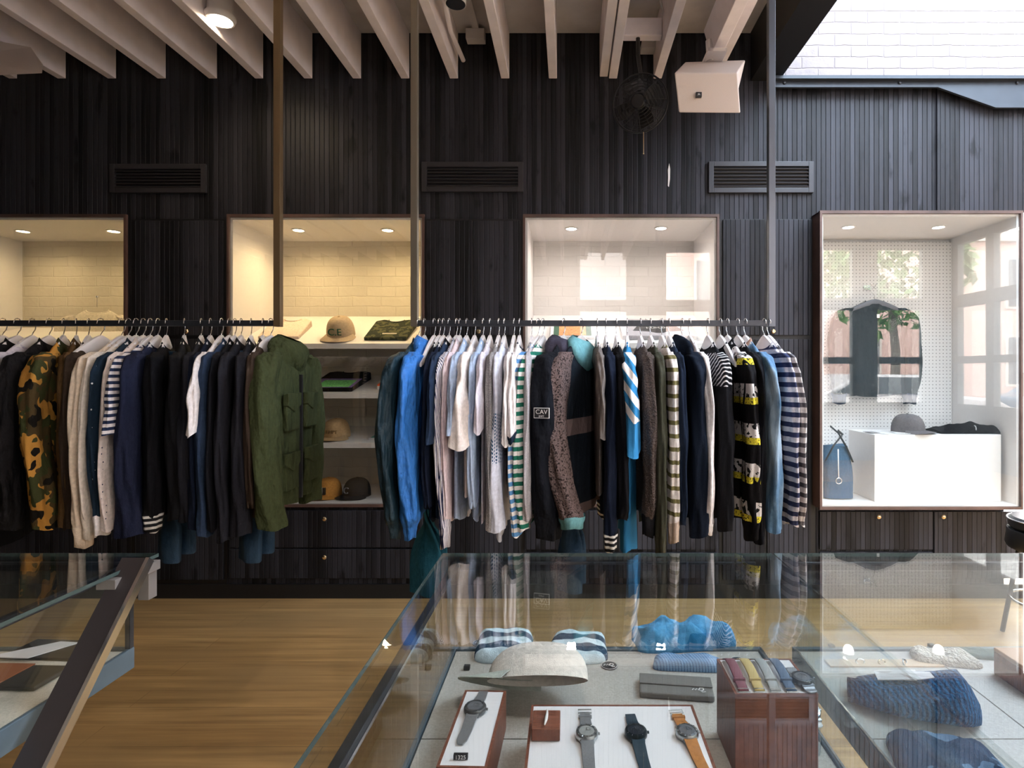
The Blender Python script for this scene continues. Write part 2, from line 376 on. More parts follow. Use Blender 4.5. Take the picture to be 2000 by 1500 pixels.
# storefront behind the camera (rear wall and side wall), full of daylight
def storefront(name, P, ranges, lo, hi, fixed, ylo, yhi):
    """P(a,z,d)->xyz : a along the wall"""
    m = MB()
    def bx(a0, a1, z0, z1): p = P(a0, z0, 0); q = P(a1, z1, 1); m.box([min(u, v) for u, v in zip(p, q)], [max(u, v) for u, v in zip(p, q)])
    e = lo
    for a, b in ranges: bx(e, a, 0, 3.7); e = b
    bx(e, hi, 0, 3.7)
    zs = [(0.95, 1.59), (1.70, 2.48), (2.67, 3.48)]
    for a, b in ranges:
        bx(a, b, 0, .95); bx(a, b, 1.59, 1.70); bx(a, b, 2.48, 2.67); bx(a, b, 3.48, 3.7)
    return m.build(name, mat(name+'_paint', (.10, .12, .13), .5)), zs
DIMPANE = glass('dimmed_pane', (.45, .44, .43))  # dark tint that weakens the added window's reflection
rr = [(.2, .98), (1.65, 2.39), (2.8, 3.54), (3.95, 4.69), (5.1, 5.85)]  # first opening is added to light the clothes rail from the front
o, zs = storefront('wall_rear', lambda a, z, d: (a, -2.3-.1*d, z), rr, -5.2, 6.3, -2.3, 0, 0); struct(o)
rs = [(-1.97, -1.36), (-1.2, -.6), (-.44, .16), (.32, .92), (1.08, 1.68), (1.84, 2.44)]
o, _ = storefront('wall_right', lambda a, z, d: (6.2+.1*d, a, z), rs, -2.3, 5.0, 6.2, 0, 0); struct(o)
k = 0
for a, b in rr:
    for z0, z1 in zs:
        k += 1; struct(MB().box((a, -2.36, z0), (b, -2.354, z1)).build('window_%d' % k, GLASS if a > 1 else DIMPANE))
for a, b in rs:
    for z0, z1 in zs:
        k += 1; struct(MB().box((6.254, a, z0), (6.26, b, z1)).build('window_%d' % k, GLASS))

# ------------------------------------------------------------------ lit display niches
LAMPW = emit('downlight_glow_warm', (1, .80, .50), 14); LAMPN = emit('downlight_glow', (1, .88, .80), 14)
def niche_box(name, label, x0, x1, yf, yb, zt, zb, backm, warm, lights, frame_out=0, power=5, tint=WHITE):
    t = thing(name, label, 'display cabinet', ((x0+x1)/2, yf, zb))
    T = .018; e = .001
    MB().box((x0+e, yf, zb), (x0+T, yb, zt)).build('side_panel', tint, t)
    MB().box((x1-T, yf, zb), (x1-e, yb, zt)).build('side_panel', tint, t)
    MB().box((x0+T, yf, zt-T), (x1-T, yb, zt)).build('top_panel', tint, t)
    MB().box((x0+T, yf, zb), (x1-T, yb, zb+.012)).build('bottom_panel', tint, t)
    MB().box((x0, yb, zb), (x1, yb+.02, zt)).build('back_panel', backm, t)
    f = MB(); w_ = .014; d0, d1 = yf-.02, yf
    f.box((x0-w_+.004, d0, zb-w_), (x0+.004, d1, zt+w_)); f.box((x1-.004, d0, zb-w_), (x1+w_-.004, d1, zt+w_))
    f.box((x0+.004, d0, zt-.004), (x1-.004, d1, zt+w_)); f.box((x0+.004, d0, zb-w_), (x1-.004, d1, zb+.004))
    fo = f.build('frame', FRAMEW, t)
    if frame_out: MB().box((x0-.008, yf, zb-.01), (x0-.0005, YW-.001, zt+.01)).box((x1+.0005, yf, zb-.01), (x1+.008, YW-.001, zt+.01)).box((x0-.008, yf, zt+.0005), (x1+.008, YW-.001, zt+.012)).build('outer_casing', FRAMEW, t)
    MB().box((x0+.006, yf-.012, zb+.006), (x1-.006, yf-.006, zt-.006)).build('glass_pane', CASEG, t)
    for lx, ly in lights:
        c = (lx, ly, zt-T)
        MB().lathe([(.046, -.001), (.046, -.005), (.036, -.006), (.036, -.001)], c, 24).build('downlight', WHITE, t, smooth='auto')
        MB().lathe([(.034, -.0015), (.034, -.004), (.001, -.0045)], c, 20).build('lamp_disc', LAMPW if warm else LAMPN, t)
        lamp('niche_lamp', 'SPOT', (lx, ly, zt-T-.012), (0, 0, 0), power, (1, .72, .36) if warm else (1, .88, .80), .03, spot=2.9)
    return t
def lp(px, py, yr=None):   # a downlight seen at px,py in the ceiling of a niche
    Y = (ZT-.018-EYE)*F/(CY-py); return (wx(px, Y), Y)
dz1 = 4.27
BT = brickmat('cream_painted_brick', (.66, .60, .50), (.60, .54, .44), st=.45)
BW = brickmat('pale_painted_brick', (.76, .72, .69), (.71, .67, .64), st=.35)
niche_box('display_cabinet', 'glass-fronted lit wall niche behind the camouflage jacket end of the rail', *bxs[0], YW, dz1, ZT, ZB, BT, True, [lp(45, 451), lp(222, 451)], power=6)
niche_box('display_cabinet', 'warm lit wall niche with shelves holding the C.E cap and folded tees', *bxs[1], YW, dz1, ZT, ZB, BT, True, [lp(583, 449), lp(757, 449)], power=11)
niche_box('display_cabinet', 'pale lit wall niche with a winged sweatshirt on its shelf', *bxs[2], YW, dz1, ZT, ZB, BW, False, [lp(1116, 446), lp(1291, 445)], power=8)
def lp4(px, py):
    Y = (ZT4-.018-EYE)*F/(CY-py); return (wx(px, Y), Y)
niche_box('display_cabinet', 'tall glass display case with white pegboard, hanging jacket and blue bag', *B4, Y4, 4.2, ZT4, ZB4, WHITE, False, [lp4(1657, 443), lp4(1833, 443)], 1, power=1.6)
o = struct(MB().box((B4[0]+.02, 4.17, ZB4+.02), (B4[1]-.02, 4.185, wz(470, 4.17)-.01)).build('wall_pegboard', PEG))

# shelves: front edge py, back top z offset
SH = {}
def shelf(box, key, zf, zb_, label, y0=3.71, th=.034):
    a, b = bxs[box]; a += .019; b -= .019
    pts = [(a, y0, zf), (a, dz1-.003, zb_), (a, dz1-.003, zb_-th), (a, y0, zf-th)]
    o = MB().prism(pts, (b-a, 0, 0)).build('shelf', WHITE, loc=(a, y0, zf), bevel=.001)
    tag(o, label, 'shelf', kind='thing'); SH[(box, key)] = (y0, zf, (zb_-zf)/(dz1-y0))
shelf(1, 0, wz(671, 3.71), wz(618, 4.27), 'white sloping shelf carrying the C.E cap')
shelf(1, 1, wz(768, 3.71), wz(733, 4.27), 'white shelf carrying the purple and green folded tee')
shelf(1, 2, wz(865, 3.71), wz(832, 4.27), 'white shelf carrying the tan lettered cap')
shelf(2, 0, wz(670, 3.71), wz(616, 4.27), 'white sloping shelf carrying the winged grey sweatshirt')
shelf(0, 0, wz(672, 3.71), wz(640, 4.27), 'white shelf behind the camouflage jacket')
def on_shelf(box, key, px, Y):
    y0, zf, s = SH[(box, key)]; return Vector((wx(px, Y), Y, zf+s*(Y-y0))), math.atan(s)

# ------------------------------------------------------------------ cupboard doors and drawers in the clad wall
def door(parent, x0, x1, z0, z1, knobs, y=YW):
    d = MB().box((x0, y-.016, z0), (x1, y-.001, z1)).build('door', CLAD, parent, bevel=.002)
    for kx, kz in knobs: MB().lathe([(.004, 0), (.004, .012), (.013, .016), (.015, .022), (.010, .028), (.001, .029)], (kx, y-.016, kz), 16, Matrix.Rotation(PI/2, 3, 'X')).build('knob', BRASS, d, smooth='auto')
def cupboard(label, x0, x1, doors):
    t = thing('cupboard', label, 'cupboard', ((x0+x1)/2, YW, .12))
    MB().box((x0-.012, YW-.004, .09), (x1+.012, YW-.0005, ZF(428))).build('surround', DARK, t)
    for d in doors: door(t, *d)
P = XF
cupboard('black boarded cupboard between the niches at the camouflage end', P(262), P(440), [(P(266), P(352), ZF(655), ZF(432), []), (P(355), P(438), ZF(655), ZF(432), [(P(371), ZF(648))]), (P(266), P(438), .12, ZF(662), [])])
cupboard('black boarded cupboard behind the white shirts', P(830), P(1019), [(P(834), P(923), ZF(655), ZF(432), []), (P(926), P(1016), ZF(655), ZF(432), [(P(936), ZF(648))]), (P(834), P(1016), .12, ZF(664), [])])
cupboard('grey boarded cupboard beside the glass jacket case', P(1408), P(1588), [(P(1411), P(1492), ZF(655), ZF(430), []), (P(1497), P(1582), ZF(655), ZF(430), [(P(1507), ZF(648))]), (P(1411), P(1492), .12, ZF(663), []), (P(1497), P(1582), .12, ZF(663), [(P(1507), ZF(671))])])
def drawers(label, x0, x1, rows):
    t = thing('drawer_unit', label, 'drawers', ((x0+x1)/2, YW, .1))
    for (a, b, z0, z1, ks) in rows:
        d = MB().box((a, YW-.017, z0), (b, YW-.001, z1)).build('drawer', CLAD, t, bevel=.003)
        for kx, kz in ks: MB().lathe([(.004, 0), (.004, .012), (.012, .016), (.014, .021), (.009, .026), (.001, .027)], (kx, YW-.017, kz), 16, Matrix.Rotation(PI/2, 3, 'X')).build('knob', BRASS, d, smooth='auto')
drawers('black boarded drawers under the warm niche with caps', bxs[1][0], bxs[1][1], [(bxs[1][0], bxs[1][1], ZF(1068), ZF(996), [(P(638), ZF(1011))]), (bxs[1][0], bxs[1][1], .13, ZF(1071), [(P(638), ZF(1085))])])
drawers('grey boarded drawers under the pale niche', bxs[2][0], bxs[2][1], [(bxs[2][0], bxs[2][1], ZF(1072), ZF(996), []), (bxs[2][0], bxs[2][1], .13, ZF(1078), [])])
drawers('boarded drawers under the glass jacket case', 1.6, 2.8, [(1.61, P(1819), ZF(1072), ZF(998), [(P(1711), ZF(1007))]), (P(1822), 2.95, .13, ZF(998), [(P(1836), ZF(1007))]), (1.61, P(1819), .13, ZF(1077), [])])

# louvred vents
def vent(label, px0, px1, py0, py1, m):
    x0, x1, z1, z0 = P(px0), P(px1), ZF(py0), ZF(py1); y = YW; t = thing('air_vent', label, 'air vent', ((x0+x1)/2, y, z0)); w_ = .032
    f = MB().box((x0, y-.02, z0), (x0+w_, y-.001, z1)).box((x1-w_, y-.02, z0), (x1, y-.001, z1)).box((x0+w_, y-.02, z1-w_), (x1-w_, y-.001, z1)).box((x0+w_, y-.02, z0), (x1-w_, y-.001, z0+w_))
    f.build('vent_frame', m, t, bevel=.002); MB().box((x0+w_, y-.003, z0+w_), (x1-w_, y-.001, z1-w_)).build('vent_backing', DARK, t)
    n = 6; h = (z1-z0-2*w_)/n
    for i in range(n):
        z = z0+w_+h*(i+.5); M_ = Matrix.Translation((0, y-.010, z)) @ Matrix.Rotation(.62, 4, 'X')
        MB().box((x0+w_, -.010, -.0025), (x1-w_, .010, .0025), M_).build('slat', m, t)
VM = mat('vent_paint', (.028, .027, .032), .42)
vent('black louvred vent high above the dark cupboard at the camouflage end', 218, 405, 322, 378, VM)
vent('black louvred vent above the white shirts', 825, 1022, 318, 376, VM)
vent('grey louvred vent behind the end post of the rail', 1383, 1587, 317, 378, VM)
a = MB(); pts = [(1307, 319), (1309, 330), (1308.5, 350), (1306.5, 365), (1304.5, 363), (1305, 345), (1304.5, 332)]
struct(a.prism([W(x, y, YW-.0015) for x, y in pts], (0, .001, 0)).build('trim_peeled_paint', WHITE))
# strip of paper notice at the far side
tag(MB().box((wx(1993, 3.6), 3.61, wz(775, 3.6)), (wx(2040, 3.6), 3.614, wz(727, 3.6))).build('notice_card', mat('notice_card', (.7, .7, .7), .6)), 'white card notice on the dark wall past the jacket case', 'notice', kind='thing')

# ------------------------------------------------------------------ ceiling fittings
def ceiling_lamp(label, px, py, pw, z=3.40):
    Y = (z-.02-EYE)*F/(CY-py); c = Vector((wx(px, Y), Y, z)); t = thing('ceiling_downlight', label, 'ceiling light', c)
    MB().lathe([(.078, 0), (.078, -.012), (.070, -.03), (.062, -.03), (.060, -.012), (.060, 0)], c, 28).build('trim_ring', WHITE, t, smooth='auto')
    MB().lathe([(.001, ZCEIL-z-.001), (.064, ZCEIL-z-.001), (.064, -.001), (.001, -.001)], c, 24).build('can_body', WHITE, t, smooth='auto')
    MB().lathe([(.058, -.004), (.056, -.02), (.001, -.022)], c, 24).build('lamp_disc', emit('ceiling_lamp_glow', (1, .82, .56), 22), t)
    lamp('ceiling_lamp_light', 'SPOT', c+Vector((0, 0, -.035)), (0, 0, 0), pw, (1, .80, .56), .05, spot=2.7)
ceiling_lamp('glowing round ceiling light between the white joists', 430, 38, 12)
# others out of the picture, of the same kind, some added for brightness
def lamp_at(label, x, y, pw):
    c = Vector((x, y, ZCEIL-.001)); t = thing('ceiling_downlight', label, 'ceiling light', c, 'ceiling lights over the shop floor')
    MB().lathe([(.078, 0), (.078, -.012), (.070, -.03), (.062, -.03), (.060, -.012), (.060, 0)], c, 28).build('trim_ring', WHITE, t, smooth='auto')
    MB().lathe([(.058, -.004), (.056, -.02), (.001, -.022)], c, 24).build('lamp_disc', bpy.data.materials['ceiling_lamp_glow'], t)
    lamp('ceiling_lamp_light', 'SPOT', c+Vector((0, 0, -.035)), (0, 0, 0), pw, (1, .74, .44) if x < -.5 else (1, .90, .86), .05, spot=2.4)
lamp_at('round ceiling light over the gap between the counters', -1.05, 1.5, 26)
lamp_at('round ceiling light over the aisle floor', -2.3, 1.5, 16)
lamp_at('added round ceiling light brightening the glass counter', .2, .55, 140)  # added lamp, puts more light on the counter
lamp_at('added round ceiling light brightening the shirt rail', .25, 1.25, 190)  # added lamp, lifts the white shirts
# white cylinder spotlight
c = W(890, 8, 2.9); t = thing('cylinder_spotlight', 'white cylinder spotlight hanging between the joists', 'spotlight', c)
MB().lathe([(.052, 0), (.052, .16), (.045, .165), (.001, .165)], c, 24).build('housing', WHITE, t, smooth='auto')
MB().lathe([(.049, -.001), (.045, -.001), (.04, .02), (.001, .02)], c, 24).build('reflector', CHROME, t, smooth='auto')
MB().cyl(c+Vector((0, 0, .16)), (c.x, c.y, ZCEIL), .008).build('stem', WHITE, t)
# conduit, rod and box near it
t = tag(MB().tube([W(866, -10, 2.9), W(880, 60, 3.3), W(905, 118, 3.55)], .014, 10).build('conduit_pipe', JOIST, loc=W(880, 60, 3.3), smooth=True), 'white pipe running down beside a joist over the rail', 'pipe', kind='thing')
t = thing('junction_box', 'grey square junction box under the ceiling boards', 'junction box', W(929, 68, 3.6))
a, b = W(911, 80, 3.6), W(947, 60, 3.6); MB().box((a.x, 3.57, a.z), (b.x, 3.64, b.z)).build('box_body', CEILP, t, bevel=.003)
MB().box((W(913, 0, 3.4).x, 2.6, ZCEIL-.03), (W(926, 0, 3.4).x, 3.57, ZCEIL-.002)).build('cable_duct', CEILP, t)
t = thing('junction_box', 'small grey junction box above the fan', 'junction box', W(1268, 95, 3.6))
a, b = W(1252, 100, 3.6), W(1284, 86, 3.6); MB().box((a.x, 3.56, a.z), (b.x, 3.64, b.z)).build('box_body', CEILP, t, bevel=.003)
MB().tube([W(1290, 0, 3.1), W(1296, 30, 3.3), W(1284, 70, 3.5), W(1270, 88, 3.6)], .006, 8).build('cable', CEILP, t, smooth=True)

# fan
fc = W(1250, 202, 3.2); R_ = .155
t = thing('cage_fan', 'black wire cage fan hanging from the joists', 'fan', fc)
Mf = Matrix.Rotation(-.35, 3, 'Z') @ Matrix.Rotation(PI/2+.18, 3, 'X')
wr = MB()
for side in (-1, 1):
    for i in range(1, 11):
        r = R_*i/10; zz = side*(.055*(1-(i/10)**2.5))
        wr.tube([fc+Mf @ Vector((r*math.cos(2*PI*k/36), r*math.sin(2*PI*k/36), zz)) for k in range(36)], .0011, 4, closed=True)
    for k in range(16):
        an = 2*PI*k/16; wr.tube([fc+Mf @ Vector((R_*i/6*math.cos(an), R_*i/6*math.sin(an), side*.055*(1-(i/6)**2.5))) for i in range(1, 7)], .0012, 4)
wr.build('wire_cage', BLK, t)
MB().tube([fc+Mf @ Vector((R_*math.cos(2*PI*k/40), R_*math.sin(2*PI*k/40), 0)) for k in range(40)], .005, 8, closed=True).build('rim', BLK, t, smooth=True)
MB().lathe([(.001, .062), (.035, .06), (.042, .05), (.042, -.02), (.03, -.09), (.001, -.1)], fc, 24, Mf).build('motor', BLK, t, smooth='auto')
for k in range(4):
    a0 = k*PI/2+.3; rings = []
    for i in range(6):
        r = .03+.1*i/5; tw = .7-.35*i/5; wd = .03+.028*math.sin(PI*i/6)
        rings.append([fc+Mf @ (Matrix.Rotation(a0, 3, 'Z') @ (Vector((r, 0, 0))+Matrix.Rotation(tw, 3, 'X') @ Vector((0, u*wd, v*.0015)))) for u, v in ((-1, -1), (1, -1), (1, 1), (-1, 1))])
    MB().loft(rings).build('blade', BLK, t, smooth=False)
MB().tube([fc+Mf @ Vector((0, 0, -.06)), fc+Vector((.03, .1, .12)), (wx(1246, 3.33), 3.33, 3.30), (wx(1246, 3.33), 3.33, ZF(135)+.004)], .012, 10).build('mount_arm', BLK, t, smooth=True)
MB().tube([W(1257, 258, 3.15), W(1257, 280, 3.15), W(1257, 300, 3.15)], .0018, 6).ball(W(1257, 300, 3.15), .004).build('pull_chain', BRASS, t)

# speaker
t = thing('loudspeaker', 'white box loudspeaker hanging from a thick joist', 'speaker', W(1380, 120, 3.0))
A = [W(1317, 142, 2.85), W(1440, 142, 2.85), W(1446, 221, 2.93), W(1326, 220, 2.93)]
Bk = [W(1338, 121, 3.02), W(1456, 117, 3.02), W(1457, 154, 3.02)+Vector((.0, .18, -.02)), W(1340, 190, 3.2)]
s_ = MB(); s_.add(A+Bk, [(0, 1, 2, 3), (0, 4, 5, 1), (1, 5, 6, 2), (2, 6, 7, 3), (3, 7, 4, 0), (4, 7, 6, 5)])
SPK = mat('speaker_grille', (.66, .56, .50), .7, bst=.3, bsc=600)
s_.build('speaker_body', SPK, t, bevel=.006)
lg = W(1365, 185, 2.885); MB().box((lg.x-.014, lg.y-.004, lg.z-.012), (lg.x+.014, lg.y+.012, lg.z+.012)).build('badge', BLK, t)
text('badge_letters', 'JBL', .011, WHITE, t, Vector((lg.x, lg.y-.0048, lg.z))-root_loc(t), (PI/2, 0, 0))
MB().cyl(W(1388, 121, 3.0), W(1386, 80, 3.0), .022).box((wx(1374, 3.0), 2.9, wz(119, 3.0)-.004), (wx(1410, 3.0), 3.08, wz(114, 3.0))).build('bracket', CHROME, t)
struct(MB().prism([W(1388, 108, 3.05), W(1410, 108, 3.05), W(1415, 60, 3.05), W(1374, 60, 3.05)], (0, -2.8, 0)).build('trim_stub', JOIST, bevel=.003))
t = thing('loudspeaker', 'white box loudspeaker at the far camouflage end of the joists', 'speaker', W(20, 130, 3.1))
A = [W(-90, 100, 2.9), W(84, 142, 2.9), W(66, 100, 3.2), W(-90, 60, 3.2)]
MB().add([W(-70, 150, 2.9), W(82, 143, 2.9), W(84, 128, 2.95), W(60, 92, 3.1), W(-60, 70, 3.1), W(-90, 110, 3.0), W(-70, 150, 3.25), W(82, 140, 3.25), W(84, 126, 3.25), W(60, 92, 3.3), W(-60, 70, 3.3), W(-90, 110, 3.3)],
 [(0, 1, 2, 3, 4, 5), (6, 11, 10, 9, 8, 7)]+[(i, i+6, (i+1) % 6+6, (i+1) % 6) for i in range(6)]).build('speaker_body', SPK, t)
MB().box((wx(-10, 3.2)-.02, 3.1, wz(80, 3.2)), (wx(-10, 3.2)+.02, 3.16, ZCEIL)).build('bracket', CHROME, t)

# ------------------------------------------------------------------ clothes rails
YR, ZR = 2.23, 1.641
def rail(label, x0, x1, posts, pm):
    t = thing('clothes_rail', label, 'clothes rail', (x0, YR, ZR))
    MB().box((x0, YR-.011, ZR-.011), (x1, YR+.011, ZR+.011)).build('bar', STEEL, t, bevel=.001)
    for x, m_ in zip(posts, pm): MB().box((x-.013, YR-.013, ZR-.013), (x+.013, YR+.013, ZJ+.3)).build('post', m_, t, bevel=.001)
rail('black square rail of dark jackets, hung by its brown steel post', -3.4, wx(537, YR)+.003, [wx(543.5, YR), -3.38], [RAILB, RAILB])
rail('black square rail of shirts and hoodies hung from two tall steel posts', wx(816, YR)-.003, wx(1500, YR)+.003, [wx(810, YR), wx(1506, YR)], [mat('olive_grey_rail_steel', (.17, .145, .11), .34, .4), RAILG])

# a white wooden hanger with its wire hook; origin at the centre of the bar
hp = None
def make_hanger(loc, label, group):
    t = thing('clothes_hanger', label, 'hanger', loc, group)
    b = MB(); n = 17; rings = []
    for i in range(n):
        u = -.205+.41*i/(n-1); a = abs(u)/.205
        zt = -.046-.112*a**1.25; h = .066*(1-a)**1.5+.020; tw = .0085-.002*a
        if a > .97: h *= .7; tw *= .6
        rings.append([(x*tw, u, zt-h/2+z*h/2) for x, z in ((-.6, 1), (.6, 1), (1, .5), (1, -.5), (.6, -1), (-.6, -1), (-1, -.5), (-1, .5))])
    b.loft(rings); b.build('hanger_arms', WOODH, t, local=True, smooth='auto')
    MB().tube([(0, -.17, -.150), (0, 0, -.153), (0, .17, -.150)], .0045, 6).build('trouser_bar', WOODH, t, local=True, smooth=True)
    pts = [(0, 0, -.056), (0, 0, -.043), (0, .008, -.034), (0, .019, -.024), (0, .0235, -.010), (0, .021, .006), (0, .012, .0175), (0, 0, .0195), (0, -.012, .0165), (0, -.0195, .008), (0, -.022, -.002)]
    MB().tube(pts, .0017, 6).build('hook', WIRE, t, local=True, smooth=True)
    return t
def hanger(px, label, group='white wooden hangers', yaw=0):
    global hp
    loc = (wx(px, YR), YR, ZR)
    if hp is None: t = make_hanger(loc, label, group); hp = t
    else:
        t = copy_tree(hp); t.location = loc; t['label'] = label; t['group'] = group
    t.rotation_euler = (0, 0, yaw)
    return t

# garments: local axes x = thickness, y = across the shoulders (-y towards the shop), z up, origin at the bar
def ss(a, b, t): t = max(0, min(1, (t-a)/(b-a))); return t*t*(3-2*t)
def garment(name, label, cat, px, m, L=.72, sleeve='long', b=.02, yaw=0, swx=None, sr=1.0, slen=.60, collar=None, collar_m=None, cuff_m=None,
            hood=None, group=None, at=None, hem_m=None, sleeve_m=None, a=.215, open_=False, cuffh=.06, seed=None, far=True, hemflare=.0, elastic=False, sflare=0):
    rnd = random.Random(seed if seed is not None else int(px*10)); ph = rnd.uniform(0, 6)
    loc = at or (wx(px, YR), YR, ZR)
    root = thing(name, label, cat, loc, group); root.rotation_euler = (0, 0, yaw)
    # torso
    n = 44; rows = ([(-.082, .084, .012), (-.088, .102, .014), (-.101, .125, .016)] if collar in (None, 'crew') else [(-.070, .068, .012), (-.080, .090, .015), (-.098, .122, .017)])+[(-.121, .155, .019), (-.146, .186, .022), (-.175, .203, b*.95), (-.22, .212, b), (-.30, .208, b)]
    zz = -.30
    while zz > -L+.03: zz -= .055; rows.append((max(zz, -L), .208+(hemflare*(-zz-.3)), b*(1+.08*math.sin(zz*9+ph))))
    rings = []
    f1, f2 = rnd.randint(5, 7), rnd.randint(9, 12)
    for i, (z, hw, bt) in enumerate(rows):
        hw *= a/.215; r = []
        amp = ss(.2, .7, -z)
        hem = i >= len(rows)-1
        for k in range(n):
            th = 2*PI*k/n; c, s_ = math.cos(th), math.sin(th)
            y = hw*(abs(c)**.75)*(1 if c > 0 else -1)
            x = bt*(abs(s_)**.8)*(1 if s_ > 0 else -1)
            wv = amp*b*.30*(math.sin(f1*th+ph+z*3)+.6*math.sin(f2*th+ph*2-z*5))
            x += wv*abs(s_)+amp*b*.3*math.sin(y*16+ph)
            y += amp*.010*math.sin(z*9+ph)
            zz_ = z-.012*math.sin(3*th+ph)*ss(.5, .8, -z)
            if i < 4: zz_ -= (.036, .022, .008, .002)[i]*.7*abs(s_)**.7
            if elastic and hem: x *= .8; y *= .93
            r.append((x, y, zz_))
        rings.append(r)
    body = MB().loft(rings, c0=False, c1=False)
    body.build('body', m, root, local=True, smooth=True)
    if hem_m:
        rr = [[(p[0]*1.06, p[1]*1.01, p[2]-dz) for p in rings[-1]] for dz in (-.045, -.02, .004)]
        MB().loft(rr, False, False).build('hem_band', hem_m, root, local=True, smooth=True)
    # sleeves
    sm = sleeve_m or m
    for side in ((-1, 1) if far else (-1,)):
        if sleeve is None: break
        A_ = a-.215
        if sleeve == 'long':
            P0 = [(0, .165, -.118), (0, .197, -.140), (0, .220, -.19), (0, .238, -.30), (0, .250, -.42), (0, .246, -.54), (0, .238, -.66), (0, .232, -.12-slen-.02)]
            ru = [.030, .050, .060, .060, .056, .052, .047, .042]
        else:
            P0 = [(0, .165, -.118), (0, .197, -.140), (0, .222, -.18), (0, .240, -.24), (0, .252, -.30), (0, .258, -.12-slen)]
            ru = [.030, .052, .066, .074, .078, .082]
        PP = []; RR = []
        for i, (q, r) in enumerate(zip(P0, ru)):
            tt = i/(len(P0)-1)
            dx = 0
            if swx and side == -1:
                kk = tt*(len(swx)-1); i0 = min(int(kk), len(swx)-2); dx = swx[i0]*(1-(kk-i0))+swx[i0+1]*(kk-i0)
            elif i > 2: dx = b*.12*math.sin(ph+i)
            PP.append(Vector((dx, side*(q[1]+A_), q[2]))); RR.append(r*sr)
        # densify
        D = []; DR = []
        M_ = 5
        for i in range(len(PP)-1):
            for j in range(M_):
                t = j/M_; D.append(PP[i].lerp(PP[i+1], t)); DR.append(RR[i]*(1-t)+RR[i+1]*t)
        D.append(PP[-1]); DR.append(RR[-1])
        nn = 30; rg = []; nD = len(D)
        for i, (p, r) in enumerate(zip(D, DR)):
            t = i/(nD-1); rgn = []
            fx = min(b*1.05, r) if i > 2 else b*.7
            for k in range(nn):
                th = 2*PI*k/nn
                fl = 1+.12*math.sin(3*th+ph+t*6)*ss(.1, .5, t)+.09*math.sin(5*th-t*11+ph)+.05*math.sin(8*th+t*17+ph)*ss(.2, .6, t)
                gx = 1.0
                if elastic and t > .86: gx = 1+.12*math.sin(11*th); fx2 = fx*(1-.40*ss(.90, 1, t)); rr_ = r*(1-.38*ss(.90, 1, t))
                else: fx2, rr_ = fx, r
                if sflare and t > .6: fx2 *= 1+sflare*ss(.6, 1, t)
                wob = .05*fx*math.sin(t*22+ph)*ss(.1, .4, t)
                rgn.append((p.x+fx2*gx*fl*math.sin(th)+wob, p.y+rr_*fl*math.cos(th)*side+.004*math.sin(t*17+ph), p.z+.006*math.sin(2*th+ph)*(t > .95)-(.018*math.cos(th) if sleeve == 'short' and t > .9 else 0)))
            rg.append(rgn)
        so = MB().loft(rg, True, False).build('sleeve', sm, root, local=True, smooth=True)
        if cuff_m:
            last = rg[-1]; cxm = sum(p[0] for p in last)/nn; cym = sum(p[1] for p in last)/nn
            cr = []
            for s2, dz in ((1.08, .012), (1.06, 0), (.92, -cuffh*.4), (.9, -cuffh), (.7, -cuffh)):
                cr.append([(cxm+(p[0]-cxm)*s2, cym+(p[1]-cym)*s2, p[2]+dz) for p in last])
            MB().loft(cr, False, False).build('cuff', cuff_m, so, local=True, smooth=True)
    # collar or hood
    cm = collar_m or m
    if collar == 'crew' or collar is None:
        pts = [Vector((.0125*math.sin(t), .084*math.cos(t), -.080-.026*abs(math.sin(t))**.7)) for t in [2*PI*i/20 for i in range(20)]]
        MB().tube(pts, (.0045) if False else .0048, 6, closed=True).build('neckband', cm, root, local=True, smooth=True)
    elif collar == 'shirt':
        n2 = 24; r0, r1, r2 = [], [], []
        for k in range(n2):
            th = 2*PI*k/n2; s_, c = math.sin(th), math.cos(th)
            r0.append((.014*s_, .068*c, -.072-.030*abs(s_))); r1.append((.017*s_, .066*c, -.058-.030*abs(s_))); r2.append((.024*s_, .084*c, -.086-.042*abs(s_)))
        MB().loft([r0, r1, r2], False, False).build('collar', cm, root, local=True, smooth=True)
    elif collar == 'hood':
        hm = hood or cm; rg = []; hx = b*1.15
        for i in range(11):
            t = i/10; z = -.058-.15*t+.0; wdt = (.052+.085*math.sin(PI*min(1, t*.9+.12)))*(.9 if i else .5)
            r = []
            for k in range(26):
                th = 2*PI*k/26
                fl = 1+.09*math.sin(4*th+t*7+ph)
                r.append((hx*(.55+.75*math.sin(PI*min(1, t+.12)))*math.sin(th)*fl, wdt*math.cos(th)*fl, z-.015*math.sin(th)))
            rg.append(r)
        MB().loft(rg, False, True).build('hood', hm, root, local=True, smooth=True)
    return root

